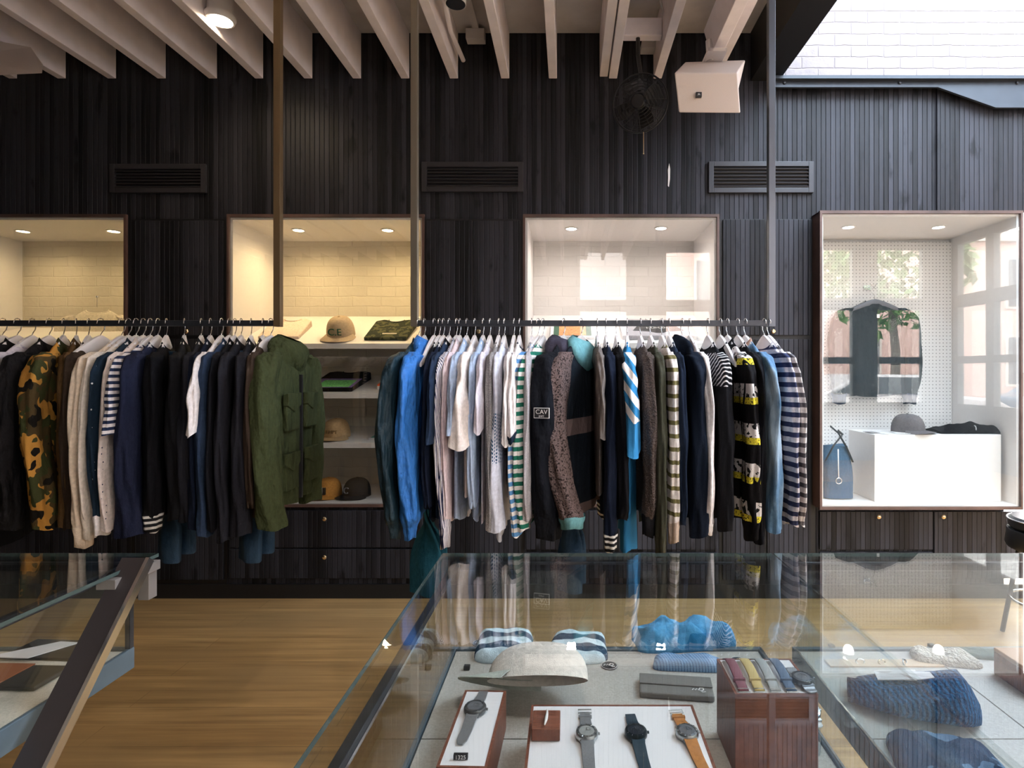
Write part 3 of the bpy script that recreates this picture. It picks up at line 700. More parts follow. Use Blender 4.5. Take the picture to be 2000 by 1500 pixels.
def trousers(name, label, px, m, yaw=0, twist=1.0, L=1.02, top=-.40, wd=.10, group=None, dy=0, gapleg=True, base_z=None):
    loc = (wx(px, YR), YR, ZR); root = thing(name, label, 'trousers', loc, group); root.rotation_euler = (0, 0, yaw)
    MB().box((-.006, -.10, -.152), (.006, .10, -.11)).build('waistband', m, root, local=True, bevel=.003)
    for s_ in (0, 1):
        rg = []
        for i in range(19):
            t = i/18; z = -.125-(L-.125)*t; tw = twist*ss(.62, .86, t); r = []
            for k in range(24):
                th = 2*PI*k/24; rr = (wd*(1-.12*t) if s_ == 0 else wd*.93*(1-.14*t)); 
                x = (.009+.016*ss(.65, .9, t))*math.sin(th)*(1+.3*math.sin(3*th+t*8)); y = rr*math.cos(th)
                x += (.004 if s_ else -.004)+(.018*(1 if s_ else -1))*ss(.7, .9, t)
                c, q = math.cos(tw), math.sin(tw)
                r.append((x*c-y*q, x*q+y*c+(.018*s_)*ss(.6, 1, t), z-(.0 if s_ else .018)))
            rg.append(r)
        MB().loft(rg, True, False).build('trouser_leg', m, root, local=True, smooth=True)
    return root

FB = fabric
# palette of cloths
c_black = FB('black_wool', (.006, .006, .008)); c_black2 = FB('black_twill', (.009, .009, .011)); c_char = FB('charcoal_flannel', (.015, .015, .020))
c_navy = FB('navy_wool', (.014, .018, .042)); c_navy2 = FB('ink_navy_cotton', (.007, .011, .025)); c_slate = FB('slate_blue_cotton', (.022, .038, .075))
c_brown = FB('brown_suede', (.10, .055, .022)); c_cream = FB('cream_knit', (.66, .54, .42)); c_cream2 = FB('ivory_knit', (.70, .62, .54))
c_white = FB('white_jersey', (.82, .77, .77), wr=.35); c_lilac = FB('pale_lilac_jersey', (.66, .61, .68), wr=.35); c_pblue = FB('pale_blue_oxford', (.42, .52, .70), wr=.4)
c_pink = FB('pale_pink_oxford', (.72, .58, .60), wr=.4); c_grey = FB('grey_marl', (.30, .28, .28), ('speck', (.20, .19, .19), 260, .5)); c_lgrey = FB('light_grey_marl', (.50, .47, .49), ('speck', (.40, .38, .40), 260, .5))
c_camo = FB('autumn_camouflage', (.1, .08, .03), ('camo',)); c_quilt = FB('black_quilted', (.012, .011, .012), wr=1.8); c_olive = FB('olive_ripstop', (.046, .056, .024), wr=1.4)
c_olive2 = FB('dark_olive_cotton', (.050, .050, .034)); c_dots = FB('navy_with_white_dots', (.012, .025, .045), ('dots', (.8, .8, .8), 34, .11)); c_wdots = FB('white_with_navy_dots', (.70, .60, .56), ('dots', (.03, .04, .08), 40, .10))
c_bst = FB('navy_white_breton', (.70, .64, .64), ('stripe', (.02, .03, .07), .022, .5)); c_teal = FB('dark_teal_nylon', (.014, .035, .050), rough=.45, wr=1.5)
c_blue = FB('bright_blue_nylon', (.035, .18, .56), rough=.5, wr=1.5); c_pin = FB('navy_pinstripe', (.76, .72, .76), ('stripe', (.035, .045, .12), .0095, .38, (1, 1, .10)))
c_bws = FB('sky_blue_block_stripe', (.80, .76, .74), ('stripe', (.10, .26, .52), .030, .5)); c_gws = FB('green_block_stripe', (.80, .76, .73), ('stripe', (.02, .16, .11), .030, .5))
c_parka = FB('black_parka_nylon', (.007, .008, .012), rough=.8, wr=1.1); c_hoodin = FB('plum_grey_lining', (.055, .05, .075)); c_tealf = FB('pale_teal_lining', (.16, .38, .42))
c_patch = FB('mauve_leopard_fleece', (.16, .115, .11), ('speck', (.03, .022, .022), 150, .57), fz=.3); c_sherpa = FB('brown_sherpa', (.10, .075, .066), fz=.9)
c_diag = FB('blue_diagonal_jersey', (.035, .21, .44), ('stripe', (.80, .77, .76), .040, .5, (.80, 0, .60), -.36, -.12)); c_bluej = FB('cobalt_jersey', (.03, .19, .42))
c_owst = FB('olive_white_stripe', (.78, .72, .68), ('stripe', (.18, .16, .07), .045, .33)); c_print = FB('black_picture_print', (.008, .007, .008), ('prints',), wr=.35)
c_denim = FB('washed_denim', (.11, .21, .34), ('wash', (.46, .58, .68), 9)); c_denimd = FB('dark_denim', (.022, .050, .095), ('wash', (.045, .085, .14), 12)); c_tealt = FB('teal_cotton_twill', (.020, .11, .17))
c_nws = FB('navy_white_knit_stripe', (.62, .58, .62), ('stripe', (.035, .042, .095), .034, .5)); c_gws2 = FB('grey_white_stripe', (.72, .67, .66), ('stripe', (.13, .12, .13), .034, .45))
c_check = FB('blue_white_patch', (.64, .66, .76), ('check', (.05, .12, .22), -.50, -.33), wr=.3); c_taupe = FB('taupe_jersey', (.17, .145, .135)); c_peach = FB('peach_lining', (.66, .40, .30))
c_wcuff = FB('white_striped_rib', (.015, .015, .018), ('stripe', (.7, .68, .66), .02, .45)); c_waves = FB('black_wave_print', (.009, .009, .011), ('stripe', (.7, .66, .66), .016, .35, (0, .5, .86), -.24, -.12))
c_edge = FB('navy_trim', (.015, .03, .06)); c_wood = FB('wood_brown_jersey', (.045, .03, .022))

LH = 'white wooden hangers on the rail of dark jackets'; RH = 'white wooden hangers on the rail of shirts and hoodies'
HL = 'white wooden clothes hanger '
# rail of dark jackets ------------------------------------------------ (hook px, builder)
G = []
def g(px, hl, *a, **k):
    hanger(px, HL+hl, LH if px < 700 else RH, yaw=k.get('yaw', 0)); 
    if a: return garment(a[0], a[1], a[2], px, a[3], **k)
g(5, 'holding the black coat at the very end', 'coat', 'black coat at the outer end of the jacket rail', 'coat', c_black, b=.022, L=.85, yaw=0.2)
g(34, 'beside the black end coat', 'coat', 'second black coat, tucked beside the black quilted jacket', 'coat', c_black2, b=.022, collar='shirt', yaw=0.25)
g(63, 'under the pale lilac shirt shoulder', 'shirt', 'pale lilac shirt seen beside the quilted jacket', 'shirt', c_lilac, b=.020, slen=.3, sleeve='short', L=.6, yaw=0.28)
g(96, 'in the black quilted jacket', 'quilted_jacket', 'black quilted jacket with stand collar next to the camouflage jacket', 'jacket', c_quilt, b=.026, collar='shirt', yaw=0.3)
g(124, 'in the camouflage jacket', 'camouflage_jacket', 'orange, brown and black camouflage jacket', 'jacket', c_camo, b=.034, collar='shirt', sr=1.25, swx=[0, -.008, -.03, -.02, .0, .01], yaw=0.5)
g(149, 'in the brown suede jacket', 'suede_jacket', 'brown suede jacket beside the camouflage jacket', 'jacket', c_brown, b=.022, collar='shirt', yaw=0.6)
g(173, 'between the brown jacket and the bare hanger', 'jacket', 'dark brown jacket under the bare white hanger', 'jacket', c_wood, b=.020, yaw=0.5)
g(197, 'bare, with its whole arm and trouser bar showing', yaw=0.12)
g(238, 'in the cream long-sleeved knit', 'knit_jumper', 'cream long-sleeved knit jumper with ribbed cuff', 'jumper', c_cream, b=.019, slen=.60, cuff_m=c_cream, swx=[0, -.005, -.005, 0], yaw=0.2)
g(251, 'in the ivory cardigan', 'cardigan', 'ivory cardigan between cream jumper and dotted navy shirt', 'cardigan', c_cream2, b=.012, slen=.57, cuff_m=c_cream2, yaw=0.2)
g(266, 'in the navy shirt with white dots', 'dotted_shirt', 'navy shirt with white dots and a white cuff', 'shirt', c_dots, b=.016, slen=.56, cuff_m=c_white, collar='shirt', yaw=0.22)
g(280, 'in the pale shirt with small dark dots', 'dotted_shirt', 'pale shirt with small dark dots', 'shirt', c_wdots, b=.015, slen=.60, collar='shirt', yaw=0.24)
g(293.5, 'in the navy and white striped tee', 'striped_tee', 'navy and white striped short-sleeved tee among dark jackets', 't-shirt', c_bst, b=.017, sleeve='short', slen=.27, L=.6, yaw=0.26)
g(308.5, 'in the blue-black wool jacket', 'wool_jacket', 'blue-black wool jacket flaring at its hem beside the striped tee', 'jacket', c_navy, b=.028, slen=.62, sr=1.15, sflare=.5, yaw=0.3)
g(325, 'in the bomber with striped cuff', 'bomber_jacket', 'black bomber jacket with two white stripes on its cuff', 'jacket', c_black, b=.024, slen=.56, cuff_m=c_wcuff, cuffh=.05, collar='crew', yaw=0.45)
g(360, 'in the black collared jacket behind the bomber', 'black_jacket', 'black collared jacket right after the striped-cuff bomber', 'jacket', c_black2, b=.026, collar='shirt', slen=.57, yaw=0.5)
g(393, 'in the dark charcoal collared jacket', 'black_jacket', 'dark charcoal collared jacket before the draped white tee', 'jacket', c_char, b=.026, collar='shirt', slen=.57, yaw=0.42)
g(411, 'in the hidden dark jacket behind the white tee', 'black_jacket', 'ink navy jacket mostly behind the white tee', 'jacket', c_navy2, b=.018, collar='shirt', yaw=0.36)
g(432.6, 'in the short white tee', 'white_tee', 'white short-sleeved tee standing out among dark jackets', 't-shirt', c_white, b=.016, sleeve='short', slen=.27, L=.58, sr=1.05, yaw=0.27)
g(448, 'in the slate blue overshirt', 'overshirt', 'slate blue overshirt right after the white tee', 'shirt', c_slate, b=.020, slen=.62, collar='shirt', yaw=0.22)
g(458.7, 'in the thin black shirt', 'black_shirt', 'thin black shirt between slate overshirt and charcoal blazer', 'shirt', c_black, b=.012, collar='shirt', yaw=0.26)
g(471, 'in the charcoal blazer', 'blazer', 'charcoal blazer with a small pin, second before the olive jacket pair', 'jacket', c_char, b=.018, slen=.64, collar='shirt', yaw=0.3)
g(490.5, 'in the flannel blazer', 'blazer', 'grey-black flannel blazer with wide cuff beside the olive jacket', 'jacket', c_char, b=.022, slen=.62, collar='shirt', sflare=.4, yaw=0.38)
g(513.6, 'in the dark shirt beneath the olive jacket', 'black_shirt', 'dark brown shirt half hidden by the olive jacket', 'shirt', c_wood, b=.016, collar='shirt', slen=.5, yaw=0.34)
oj = g(529, 'in the olive field jacket', 'field_jacket', 'olive green field jacket with flap pockets and hood', 'jacket', c_olive, b=.040, slen=.60, collar='hood', yaw=.06, sr=1.1, a=.195, swx=[0, .0, .0, .01, .02, .03], L=.70, at=(-1.09, YR, ZR))
for y, z in ((-.09, -.28), (.09, -.28), (-.10, -.50), (.10, -.50)):
    p = MB().box((.036, y-.055, z-.13), (.055, y+.055, z)).build('pocket', c_olive, oj, local=True, bevel=.006)
    MB().prism([(.040, y-.06, z+.01), (.040, y+.06, z+.01), (.040, y+.06, z-.035), (.040, y, z-.06), (.040, y-.06, z-.035)], (.020, 0, 0)).build('pocket_flap', c_olive, p, local=True, bevel=.003)
MB().box((.040, -.006, -.68), (.05, .006, -.2)).build('zip', BLK, oj, local=True)
bt = MB()

# rail of shirts and hoodies -------------------------------------------
g(818, 'in the dark teal windbreaker', 'windbreaker', 'dark teal windbreaker with elastic cuffs at the rail end', 'jacket', c_teal, b=.026, elastic=True, sr=1.2, yaw=-.05, swx=[0, -.012, -.03, -.035, -.02, -.01], cuff_m=c_teal, cuffh=.03, collar='shirt')
g(829, 'in the bright blue windbreaker', 'windbreaker', 'bright blue hooded windbreaker with gathered cuffs', 'jacket', c_blue, b=.030, elastic=True, sr=1.3, yaw=.05, swx=[0, -.004, -.012, -.01, .0, .0], cuff_m=c_blue, cuffh=.03, collar='hood')
g(848, 'bare beside the blue windbreaker, arm end showing')
g(858, 'in the black tank top', 'tank_top', 'thin black tank top beside the bare hanger', 'top', c_black, b=.010, sleeve=None, L=.6)
g(866, 'in the dark navy shirt by the pinstripe', 'navy_shirt', 'dark navy shirt hanging before the striped-collar ones', 'shirt', c_navy2, b=.012, slen=.48)
g(877, 'in the slate polo with black collar', 'polo_shirt', 'slate polo shirt with a black collar', 'polo shirt', c_slate, b=.013, sleeve='short', slen=.30, collar='shirt', collar_m=c_black)
g(891.5, 'in the navy pinstripe shirt', 'pinstripe_shirt', 'white shirt with fine navy stripes and buttoned cuff', 'shirt', c_pin, b=.015, slen=.60, cuff_m=c_pin, collar='shirt', swx=[0, -.004, -.012, -.008, .0, .008])
g(898, 'in the pale pink shirt', 'oxford_shirt', 'pale pink oxford shirt beside the pinstripe', 'shirt', c_pink, b=.010, slen=.56, collar='shirt')
g(911.6, 'in the pale blue short-sleeved shirt', 'oxford_shirt', 'pale blue short-sleeved shirt with dark sleeve lining', 'shirt', c_pblue, b=.014, sleeve='short', slen=.27, collar='shirt')
g(927, 'in the wide cream tee', 'wide_tee', 'cream tee with wide flaring sleeve, largest of the pale tees', 't-shirt', c_cream2 if 0 else FB('off_white_jersey', (.80, .72, .68), wr=.35), b=.019, sleeve='short', slen=.31, sr=1.15, sflare=.9, L=.66)
g(943.6, 'in the powder blue shirt', 'oxford_shirt', 'powder blue long-sleeved shirt behind the wide cream tee', 'shirt', c_pblue, b=.013, slen=.50, collar='shirt')
g(957, 'in the narrow lilac tee', 'narrow_tee', 'lilac tee with narrow sleeve before the grey sweatshirt', 't-shirt', c_lilac, b=.013, sleeve='short', slen=.26)
g(974, 'in the grey marl sweatshirt', 'sweatshirt', 'grey marl sweatshirt beside the patched white shirt', 'sweatshirt', c_grey, b=.015, slen=.60)
g(985, 'in the white shirt with checked patch', 'patched_shirt', 'bluish white shirt with a checked patch on its sleeve and frayed hem', 'shirt', c_check, b=.018, slen=.60, sflare=.5, L=.78)
g(1004, 'in the white tee before the navy-trimmed one', 'plain_tee', 'white tee with crumpled sleeve before the navy-trimmed one', 't-shirt', c_white, b=.013, sleeve='short', slen=.30, L=.64)
g(1014.6, 'in the navy-trimmed ringer tee', 'ringer_tee', 'white ringer tee with navy neck and sleeve trim', 't-shirt', c_white, b=.014, sleeve='short', slen=.28, collar_m=c_edge, cuff_m=c_edge, cuffh=.014, L=.64)
g(1038.5, 'in the grey sweatshirt before the striped pair', 'sweatshirt', 'light grey sweatshirt behind the blue striped top', 'sweatshirt', c_lgrey, b=.014, slen=.56)
g(1051, 'in the blue block-striped top', 'striped_jersey', 'blue and white block-striped long-sleeved top', 'top', c_bws, b=.012, slen=.62, swx=[0, 0, -.01, -.012, -.01, -.005], yaw=-.24)
g(1060.6, 'in the green block-striped top', 'striped_jersey', 'green and white block-striped long-sleeved top', 'top', c_gws, b=.017, slen=.60, swx=[0, 0, -.01, -.014, -.012, -.005], yaw=-.22)
pk = g(1101, 'in the black hooded parka', 'parka', 'bulky black hooded parka with white lettered sleeve patch', 'coat', c_parka, b=.044, slen=.56, collar='hood', hood=c_hoodin, yaw=-.24, sr=1.25, swx=[0, 0, -.008, -.01, -.008, .0], cuff_m=c_parka, cuffh=.07, L=.76)
pw = g(1135, 'in the patchwork hooded jacket', 'patchwork_jacket', 'black and mauve leopard patchwork jacket with pale teal hood', 'jacket', FB('black_patchwork', (.009, .013, .019), ('bands', [(-.42, -.36, (.16, .115, .11)), (-.80, -.68, (.16, .115, .11))]), wr=.7), b=.036, slen=.56, collar='hood', hood=c_tealf, yaw=-.36, sr=1.15, cuff_m=c_tealf, cuffh=.03, sleeve_m=c_patch, a=.225, swx=[0, -.004, -.012, .0, .03, .055], L=.72)
g(1166.5, 'in the taupe tee', 'taupe_tee', 'taupe short-sleeved tee beside the patchwork jacket', 't-shirt', c_taupe, b=.014, sleeve='short', slen=.28, L=.64)
nj = g(1183.4, 'in the dark navy track top', 'track_top', 'dark navy track top with striped cuff', 'jacket', c_navy2, b=.020, slen=.62, cuff_m=c_wcuff, cuffh=.05)
hanger(1204, HL+'in the black jacket with a white paper tag', RH)
nt_ = garment('black_jacket', 'black jacket with a white paper tag before the blue diagonal tee', 'jacket', 1204, c_black, b=.020, slen=.56)
MB().box((-.0225, -.215, -.33), (-.021, -.19, -.25)).build('paper_tag', WHITE, nt_, local=True)
g(1225, 'in the blue diagonal-striped tee', 'oversized_tee', 'blue oversized tee with white diagonal stripes', 't-shirt', c_diag, b=.024, yaw=-.10, sleeve='short', slen=.34, sr=1.25, sleeve_m=c_diag, L=.84, swx=[0, .004, .012, .018])
g(1251, 'in the brown sherpa fleece', 'sherpa_fleece', 'brown sherpa fleece with ribbed cuff', 'fleece', c_sherpa, b=.021, slen=.56, cuff_m=c_black2, cuffh=.06)
g(1270.6, 'in the olive sweatshirt', 'sweatshirt', 'dark olive sweatshirt beside the sherpa fleece', 'sweatshirt', c_olive2, b=.017, slen=.63, cuff_m=c_olive2)
g(1293, 'in the olive-striped rugby top', 'striped_jersey', 'white top with olive stripes and a beige cuff', 'top', c_owst, b=.017, slen=.58, cuff_m=FB('beige_rib', (.62, .50, .42)))
g(1307, 'in the navy sweatshirt', 'sweatshirt', 'navy sweatshirt between striped top and hoodie', 'sweatshirt', FB('deep_navy_fleece', (.012, .020, .040)), b=.014, slen=.58)
g(1332.4, 'in the navy hoodie', 'hoodie', 'blue-black hoodie with hood up against the white sweatshirt', 'hoodie', FB('blue_black_fleece', (.006, .010, .020)), b=.030, slen=.62, collar='hood', yaw=.04)
g(1347, 'in the white sweatshirt', 'sweatshirt', 'white long-sleeved sweatshirt beside the navy hoodie', 'sweatshirt', c_white, b=.017, slen=.58, cuff_m=c_white, cuffh=.03, swx=[0, .004, .008, .01, .012, .012])
g(1382.7, 'in the black tee with wave print', 'printed_sweatshirt', 'black sweatshirt with a white wave print at the shoulder', 'sweatshirt', c_waves, b=.022, slen=.60)
g(1407, 'in front of the black vest, one arm bare', 'black_vest', 'black vest with the hanger arm bare at the shoulder', 'top', c_black2, b=.012, sleeve=None, a=.15, L=.62)
g(1421, 'in the yellow picture-print shirt', 'picture_print_shirt', 'black shirt printed with yellow-footed black and white pictures', 'shirt', c_print, b=.024, slen=.58, collar='shirt', sr=1.2, cuff_m=c_black, cuffh=.05, swx=[0, .0, .006, .012, .014, .018])
g(1441, 'in the black hoodie before the denim jacket', 'black_jacket', 'black jacket between picture-print shirt and denim jacket', 'jacket', c_black, b=.017, slen=.64)
g(1455.7, 'in the washed denim jacket', 'denim_jacket', 'washed blue denim jacket with peach lined collar', 'jacket', c_denim, b=.024, slen=.60, collar='shirt', collar_m=c_peach, sr=1.2, hem_m=c_denimd, swx=[0, .004, .012, .014, .02, .02], L=.70)
g(1492.5, 'in the navy striped knit', 'striped_knit', 'navy and white striped knit top near the end post', 'top', c_nws, b=.018, slen=.58, swx=[0, .002, .004, .012, .018])
g(1501.5, 'in the grey striped knit', 'striped_knit', 'grey and white striped knit top at the very end of the rail', 'top', c_gws2, b=.014, slen=.58, swx=[0, .006, .014, .02, .024])
# sleeve patch on the parka
pa = MB().box((-.020, -.330, -.345), (.034, -.326, -.310)).build('sleeve_patch', WHITE, pk, local=True)
MB().box((-.018, -.3307, -.343), (.032, -.3290, -.312)).build('patch_field', BLK, pa, local=True)
text('patch_letters', 'CAV', .021, WHITE, pa, (.007, -.3309, -.324), (PI/2, 0, 0))
text('patch_small_letters', 'EMPT', .008, WHITE, pa, (.007, -.3309, -.3385), (PI/2, 0, 0))
# trousers hanging lower among the garments
trousers('trousers', 'dark denim trousers hanging below the bomber jacket', 342, c_denimd, twist=1.0, L=.90, wd=.085)
trousers('trousers', 'dark denim trousers hanging below the charcoal blazer', 499, c_denimd, twist=1.0, L=.90, wd=.075)
trousers('trousers', 'teal cotton trousers hanging below the windbreakers', 838, c_tealt, twist=1.1, L=1.03, wd=.085)
trousers('trousers', 'indigo denim trousers hanging below the black parka', 1118, c_denimd, twist=1.1, L=1.02, wd=.06)

# ------------------------------------------------------------------ things on the niche shelves
def cap(label, loc, yaw, m, txt=None, tm=None, tilt=0, sz=1.0, brim_m=None, panel=None, flat=0.0):
    t = thing('baseball_cap', label, 'cap', loc); t.rotation_euler = (tilt, 0, yaw)
    # front (brim) faces -y
    n = 28; rg = []
    for i in range(9):
        a = i/8*PI/2; r = math.cos(a)**.62*.085*sz if i < 8 else .002; z = (.012+.105*(math.sin(a)**.95))*sz*(1-flat)
        rg.append([(r*math.cos(2*PI*k/n)*.93, r*math.sin(2*PI*k/n)*1.06+.0*sz-(.008 if math.sin(2*PI*k/n) < 0 else 0)*math.cos(a), z) for k in range(n)])
    MB().loft([[(p[0]*1.0, p[1], 0.0) for p in rg[0]]]+rg, False, True).build('crown', m, t, local=True, smooth=True)
    br = []; 
    for side in (0, 1):
        pass
    top = []; bot = []
    for j in range(5):
        s_ = j/4; row = []
        for k in range(15):
            an = PI+.25+(PI-.5)*k/14; R_ = .083+.058*s_*math.sin(an-PI+.0)**.7 if s_ else .080
            row.append(Vector((R_*math.cos(an)*sz, (R_*1.05*math.sin(an)-.006)*sz, (.012-.018*abs(math.cos(an))**2*s_-.006*s_)*sz+.006)))
        top.append(row)
    b_ = MB(); V = [p for r in top for p in r]; nV = len(V); V2 = V+[p-Vector((0, 0, .0028)) for p in V]; fs = []
    for j in range(4):
        for k in range(14):
            a = j*15+k; fs += [(a, a+1, a+16, a+15), (a+nV, a+15+nV, a+16+nV, a+1+nV)]
    bd = [k for k in range(15)]+[j*15+14 for j in range(1, 5)]+[60+k for k in range(13, -1, -1)]+[j*15 for j in range(3, 0, -1)]
    for i in range(len(bd)): a, c = bd[i], bd[(i+1) % len(bd)]; fs.append((a, a+nV, c+nV, c))
    b_.add(V2, fs).build('brim', brim_m or m, t, local=True, smooth='auto')
    MB().ball((0, 0, .118*sz*(1-flat)), (.008, .008, .004)).build('button', m, t, local=True, smooth=True)
    if txt:
        y = -.101*sz
        if panel: MB().box((-.034, y-.004, .028*sz), (.034, y+.012, .072*sz)).build('front_label', panel, t, local=True, bevel=.001)
        o = text('front_lettering', txt, .056*sz if len(txt) < 4 else .030*sz, tm, t, (0, y-.0052, .052*sz), (PI/2-.2, 0, 0), .0045)
    return t
def folded(label, cat, loc, tilt, yaw, m, wd=.26, dp=.34, h=.022, neck=True, prints=(), name='folded_tee', wedge=.028):
    t = thing(name, label, cat, loc); t.rotation_euler = (tilt, 0, yaw)
    out = [(-wd/2, -dp/2), (wd/2, -dp/2), (wd/2, dp/2-.02)]
    if neck:
        out += [(wd/2-.05, dp/2+.008), (.06, dp/2)]+[(.055*math.cos(a), dp/2-.045*math.sin(a)) for a in [PI*i/8 for i in range(1, 8)]]+[(-.06, dp/2), (-wd/2+.05, dp/2+.008)]
    out += [(-wd/2, dp/2-.02)]
    pm_ = MB().prism([(x, y, 0) for x, y in out], (0, 0, h)); hz = lambda y: h+wedge*(y/dp+.5)
    pm_.v = [(v[0], v[1], hz(v[1]) if v[2] > 0 else 0) for v in pm_.v]
    bd = pm_.build('folded_body', m, t, local=True, bevel=.006)
    if neck: MB().tube([(.055*math.cos(a), dp/2-.045*math.sin(a), h+wedge*.9) for a in [PI*i/10 for i in range(11)]], .004, 6).build('neckband', m, t, local=True, smooth=True)
    for q_, (x0, y0, x1, y1, pm) in enumerate(prints):
        dz_ = .0004+.0013*q_
        MB().prism([(x0*wd, y0*dp, hz(y0*dp)+dz_), (x1*wd, y0*dp, hz(y0*dp)+dz_), (x1*wd, y1*dp, hz(y1*dp)+dz_), (x0*wd, y1*dp, hz(y1*dp)+dz_)], (0, 0, .0012)).build('print', pm, t, local=True)
    return t
BEIGE = FB('beige_cap_cloth', (.50, .38, .26), wr=.2); TAN = FB('tan_cap_cloth', (.50, .33, .17), wr=.2); ORANGE = FB('orange_cap_cloth', (.55, .24, .05), wr=.2)
BLACKC = FB('black_cap_cloth', (.02, .02, .022), wr=.2); GREENT = mat('green_thread', (.02, .10, .05), .8); GREYC = FB('grey_cap_cloth', (.13, .115, .12), wr=.2)
BROWNT = mat('brown_thread', (.28, .17, .07), .8)
p, ti = on_shelf(1, 0, 667, 3.86); cap('beige cap lettered C.E on the top shelf', p+Vector((0, 0, .002)), .05, BEIGE, 'C.E', GREENT, ti, 1.12)
p, ti = on_shelf(1, 0, 765, 3.90); folded('dark camouflage tee folded on the top shelf', 't-shirt', p+Vector((0, 0, .001)), ti, 0, FB('moss_camouflage', (.03, .035, .02), ('speck', (.10, .10, .05), 26, .52)), wd=.28, dp=.30, prints=[(-.12, -.32, .22, -.27, mat('cream_print', (.6, .52, .42), .8))])
p, ti = on_shelf(1, 0, 560, 3.92); folded('pale peach tee folded on the top shelf behind the rail post', 't-shirt', p+Vector((0, 0, .001)), ti, .1, FB('peach_white_jersey', (.76, .62, .52)), wd=.26, dp=.30)
PUR = mat('purple_print', (.24, .15, .42), .8, var=.3, nsc=60); GRN = mat('green_print', (.20, .62, .18), .8, var=.4, nsc=90)
p, ti = on_shelf(1, 1, 666, 3.94); folded('black tee with purple and green print folded on the shelf', 't-shirt', p+Vector((0, 0, .001)), ti, 0, FB('black_jersey', (.012, .012, .014)), wd=.30, dp=.40, h=.028, prints=[(-.49, -.49, .49, .02, PUR), (-.30, -.47, .42, -.08, GRN)])
p, ti = on_shelf(1, 1, 762, 3.90)
t = thing('shoe_box', 'small white box with bright orange lid on the shelf', 'box', p+Vector((0, 0, .001))); t.rotation_euler = (ti, 0, 0)
MB().box((-.06, -.09, 0), (.06, .09, .022)).build('box_base', WHITE, t, local=True, bevel=.002); MB().box((-.058, -.088, .022), (.058, .088, .034)).build('lid', mat('orange_card', (.85, .13, .03), .6), t, local=True, bevel=.002)
p, ti = on_shelf(1, 2, 658, 3.88); cap('tan cap with embroidered lettering on the middle shelf', p+Vector((0, 0, .002)), -.15, TAN, 'CAVEMPT', BROWNT, ti, 1.08)
p, ti = on_shelf(1, 2, 745, 3.88)
t = thing('card_folder', 'teal and white card folder lying on the middle shelf', 'folder', p+Vector((0, 0, .001))); t.rotation_euler = (ti, 0, 0)
MB().box((-.06, -.08, 0), (.06, .08, .012)).build('cover', WHITE, t, local=True, bevel=.001); MB().box((-.045, -.08, .012), (.06, .06, .0145)).build('print', mat('teal_card', (.10, .36, .30), .6), t, local=True)
z0 = ZB+.0135
cap('orange cap with black and white front label in the niche bottom', Vector((wx(642, 3.86), 3.86, z0)), -.12, ORANGE, '01', WHITE, 0, 1.05, panel=BLK)
cap('black cap in the niche bottom beside the orange one', Vector((wx(698, 3.86), 3.86, z0)), -.35, BLACKC, 'C', GREYC.copy() if 0 else mat('grey_thread', (.2, .2, .22), .7), 0, 1.05)
# pale niche
OR = mat('orange_print', (.78, .30, .12), .8, var=.3, nsc=60); GR = mat('dark_green_print', (.05, .12, .07), .8)
p, ti = on_shelf(2, 0, 1118, 3.90); folded('white tee with an orange and green print folded on the pale niche shelf', 't-shirt', p+Vector((0, 0, .001)), ti, 0, c_white, wd=.30, dp=.28, neck=False, prints=[(-.42, -.46, .42, .30, GR), (-.30, -.46, .30, .24, OR)])
p, ti = on_shelf(2, 0, 1282, 3.93)
sw = folded('light grey sweatshirt with a dark winged print on the pale niche shelf', 'sweatshirt', p+Vector((0, 0, .001)), ti, 0, c_lgrey, wd=.50, dp=.36, h=.03, name='folded_sweatshirt', wedge=0)
for s_ in (-1, 1):
    wv = MB()
    for i in range(4): wv.prism([(s_*.05, -.10+i*.028, .029), (s_*(.17-.012*i), -.075+i*.03, .029), (s_*(.16-.012*i), -.055+i*.03, .029), (s_*.05, -.08+i*.028, .029)], (0, 0, .003))
    wv.build('print', BLK, sw, local=True)
pr = MB().lathe([(.065, .029), (.065, .032), (.001, .0322)], (0, -.06, 0), 24).build('print', BLK, sw, local=True)
text('print_lettering', 'HUMAN', .042, WHITE, sw, (0, -.03, .0335), (0, 0, 0))
# white tee displayed inside the camouflage-end niche
wt = garment('display_tee', 'white tee displayed flat inside the warm niche behind the bare hanger', 't-shirt', 190, FB('soft_white_jersey', (.78, .70, .58), wr=.4), sleeve='short', slen=.26, L=.42, at=(wx(190, 4.15), 4.15, wz(600, 4.15)+.06), yaw=PI/2, b=.03)
MB().tube([(0, 0, -.06), (0, 0, .02)], .002, 6).build('hanging_wire', WIRE, wt, local=True)
MB().lathe([(.012, 0), (.012, .012), (.001, .013)], (0, 0, .01), 12).build('wire_stop', WIRE, wt, local=True)

# ------------------------------------------------------------------ the tall glass case
jy = 4.09; jx = wx(1708, jy)
jh = thing('coat_hanger', 'dark curved hanger hooked on the white pegboard', 'hanger', (jx, jy, wz(592, jy)+.08)); jh.rotation_euler = (0, 0, PI/2)
rings = []
for i in range(17):
    u = -.19+.38*i/16; a = abs(u)/.19; zt_ = -.052-.075*a**1.4; h = .055*(1-a)**1.3+.028
    rings.append([(x*.016, u, zt_-h/2+z*h/2) for x, z in ((-.6, 1), (.6, 1), (1, .5), (1, -.5), (.6, -1), (-.6, -1), (-1, -.5), (-1, .5))])
MB().loft(rings).build('hanger_arms', mat('grey_hanger', (.10, .10, .12), .3), jh, local=True, smooth='auto')
MB().tube([(0, 0, -.06), (0, 0, -.02), (0, .02, 0), (0, .015, .022), (0, 0, .03), (0, -.012, .022)], .0025, 6).build('hook', WIRE, jh, local=True, smooth=True)
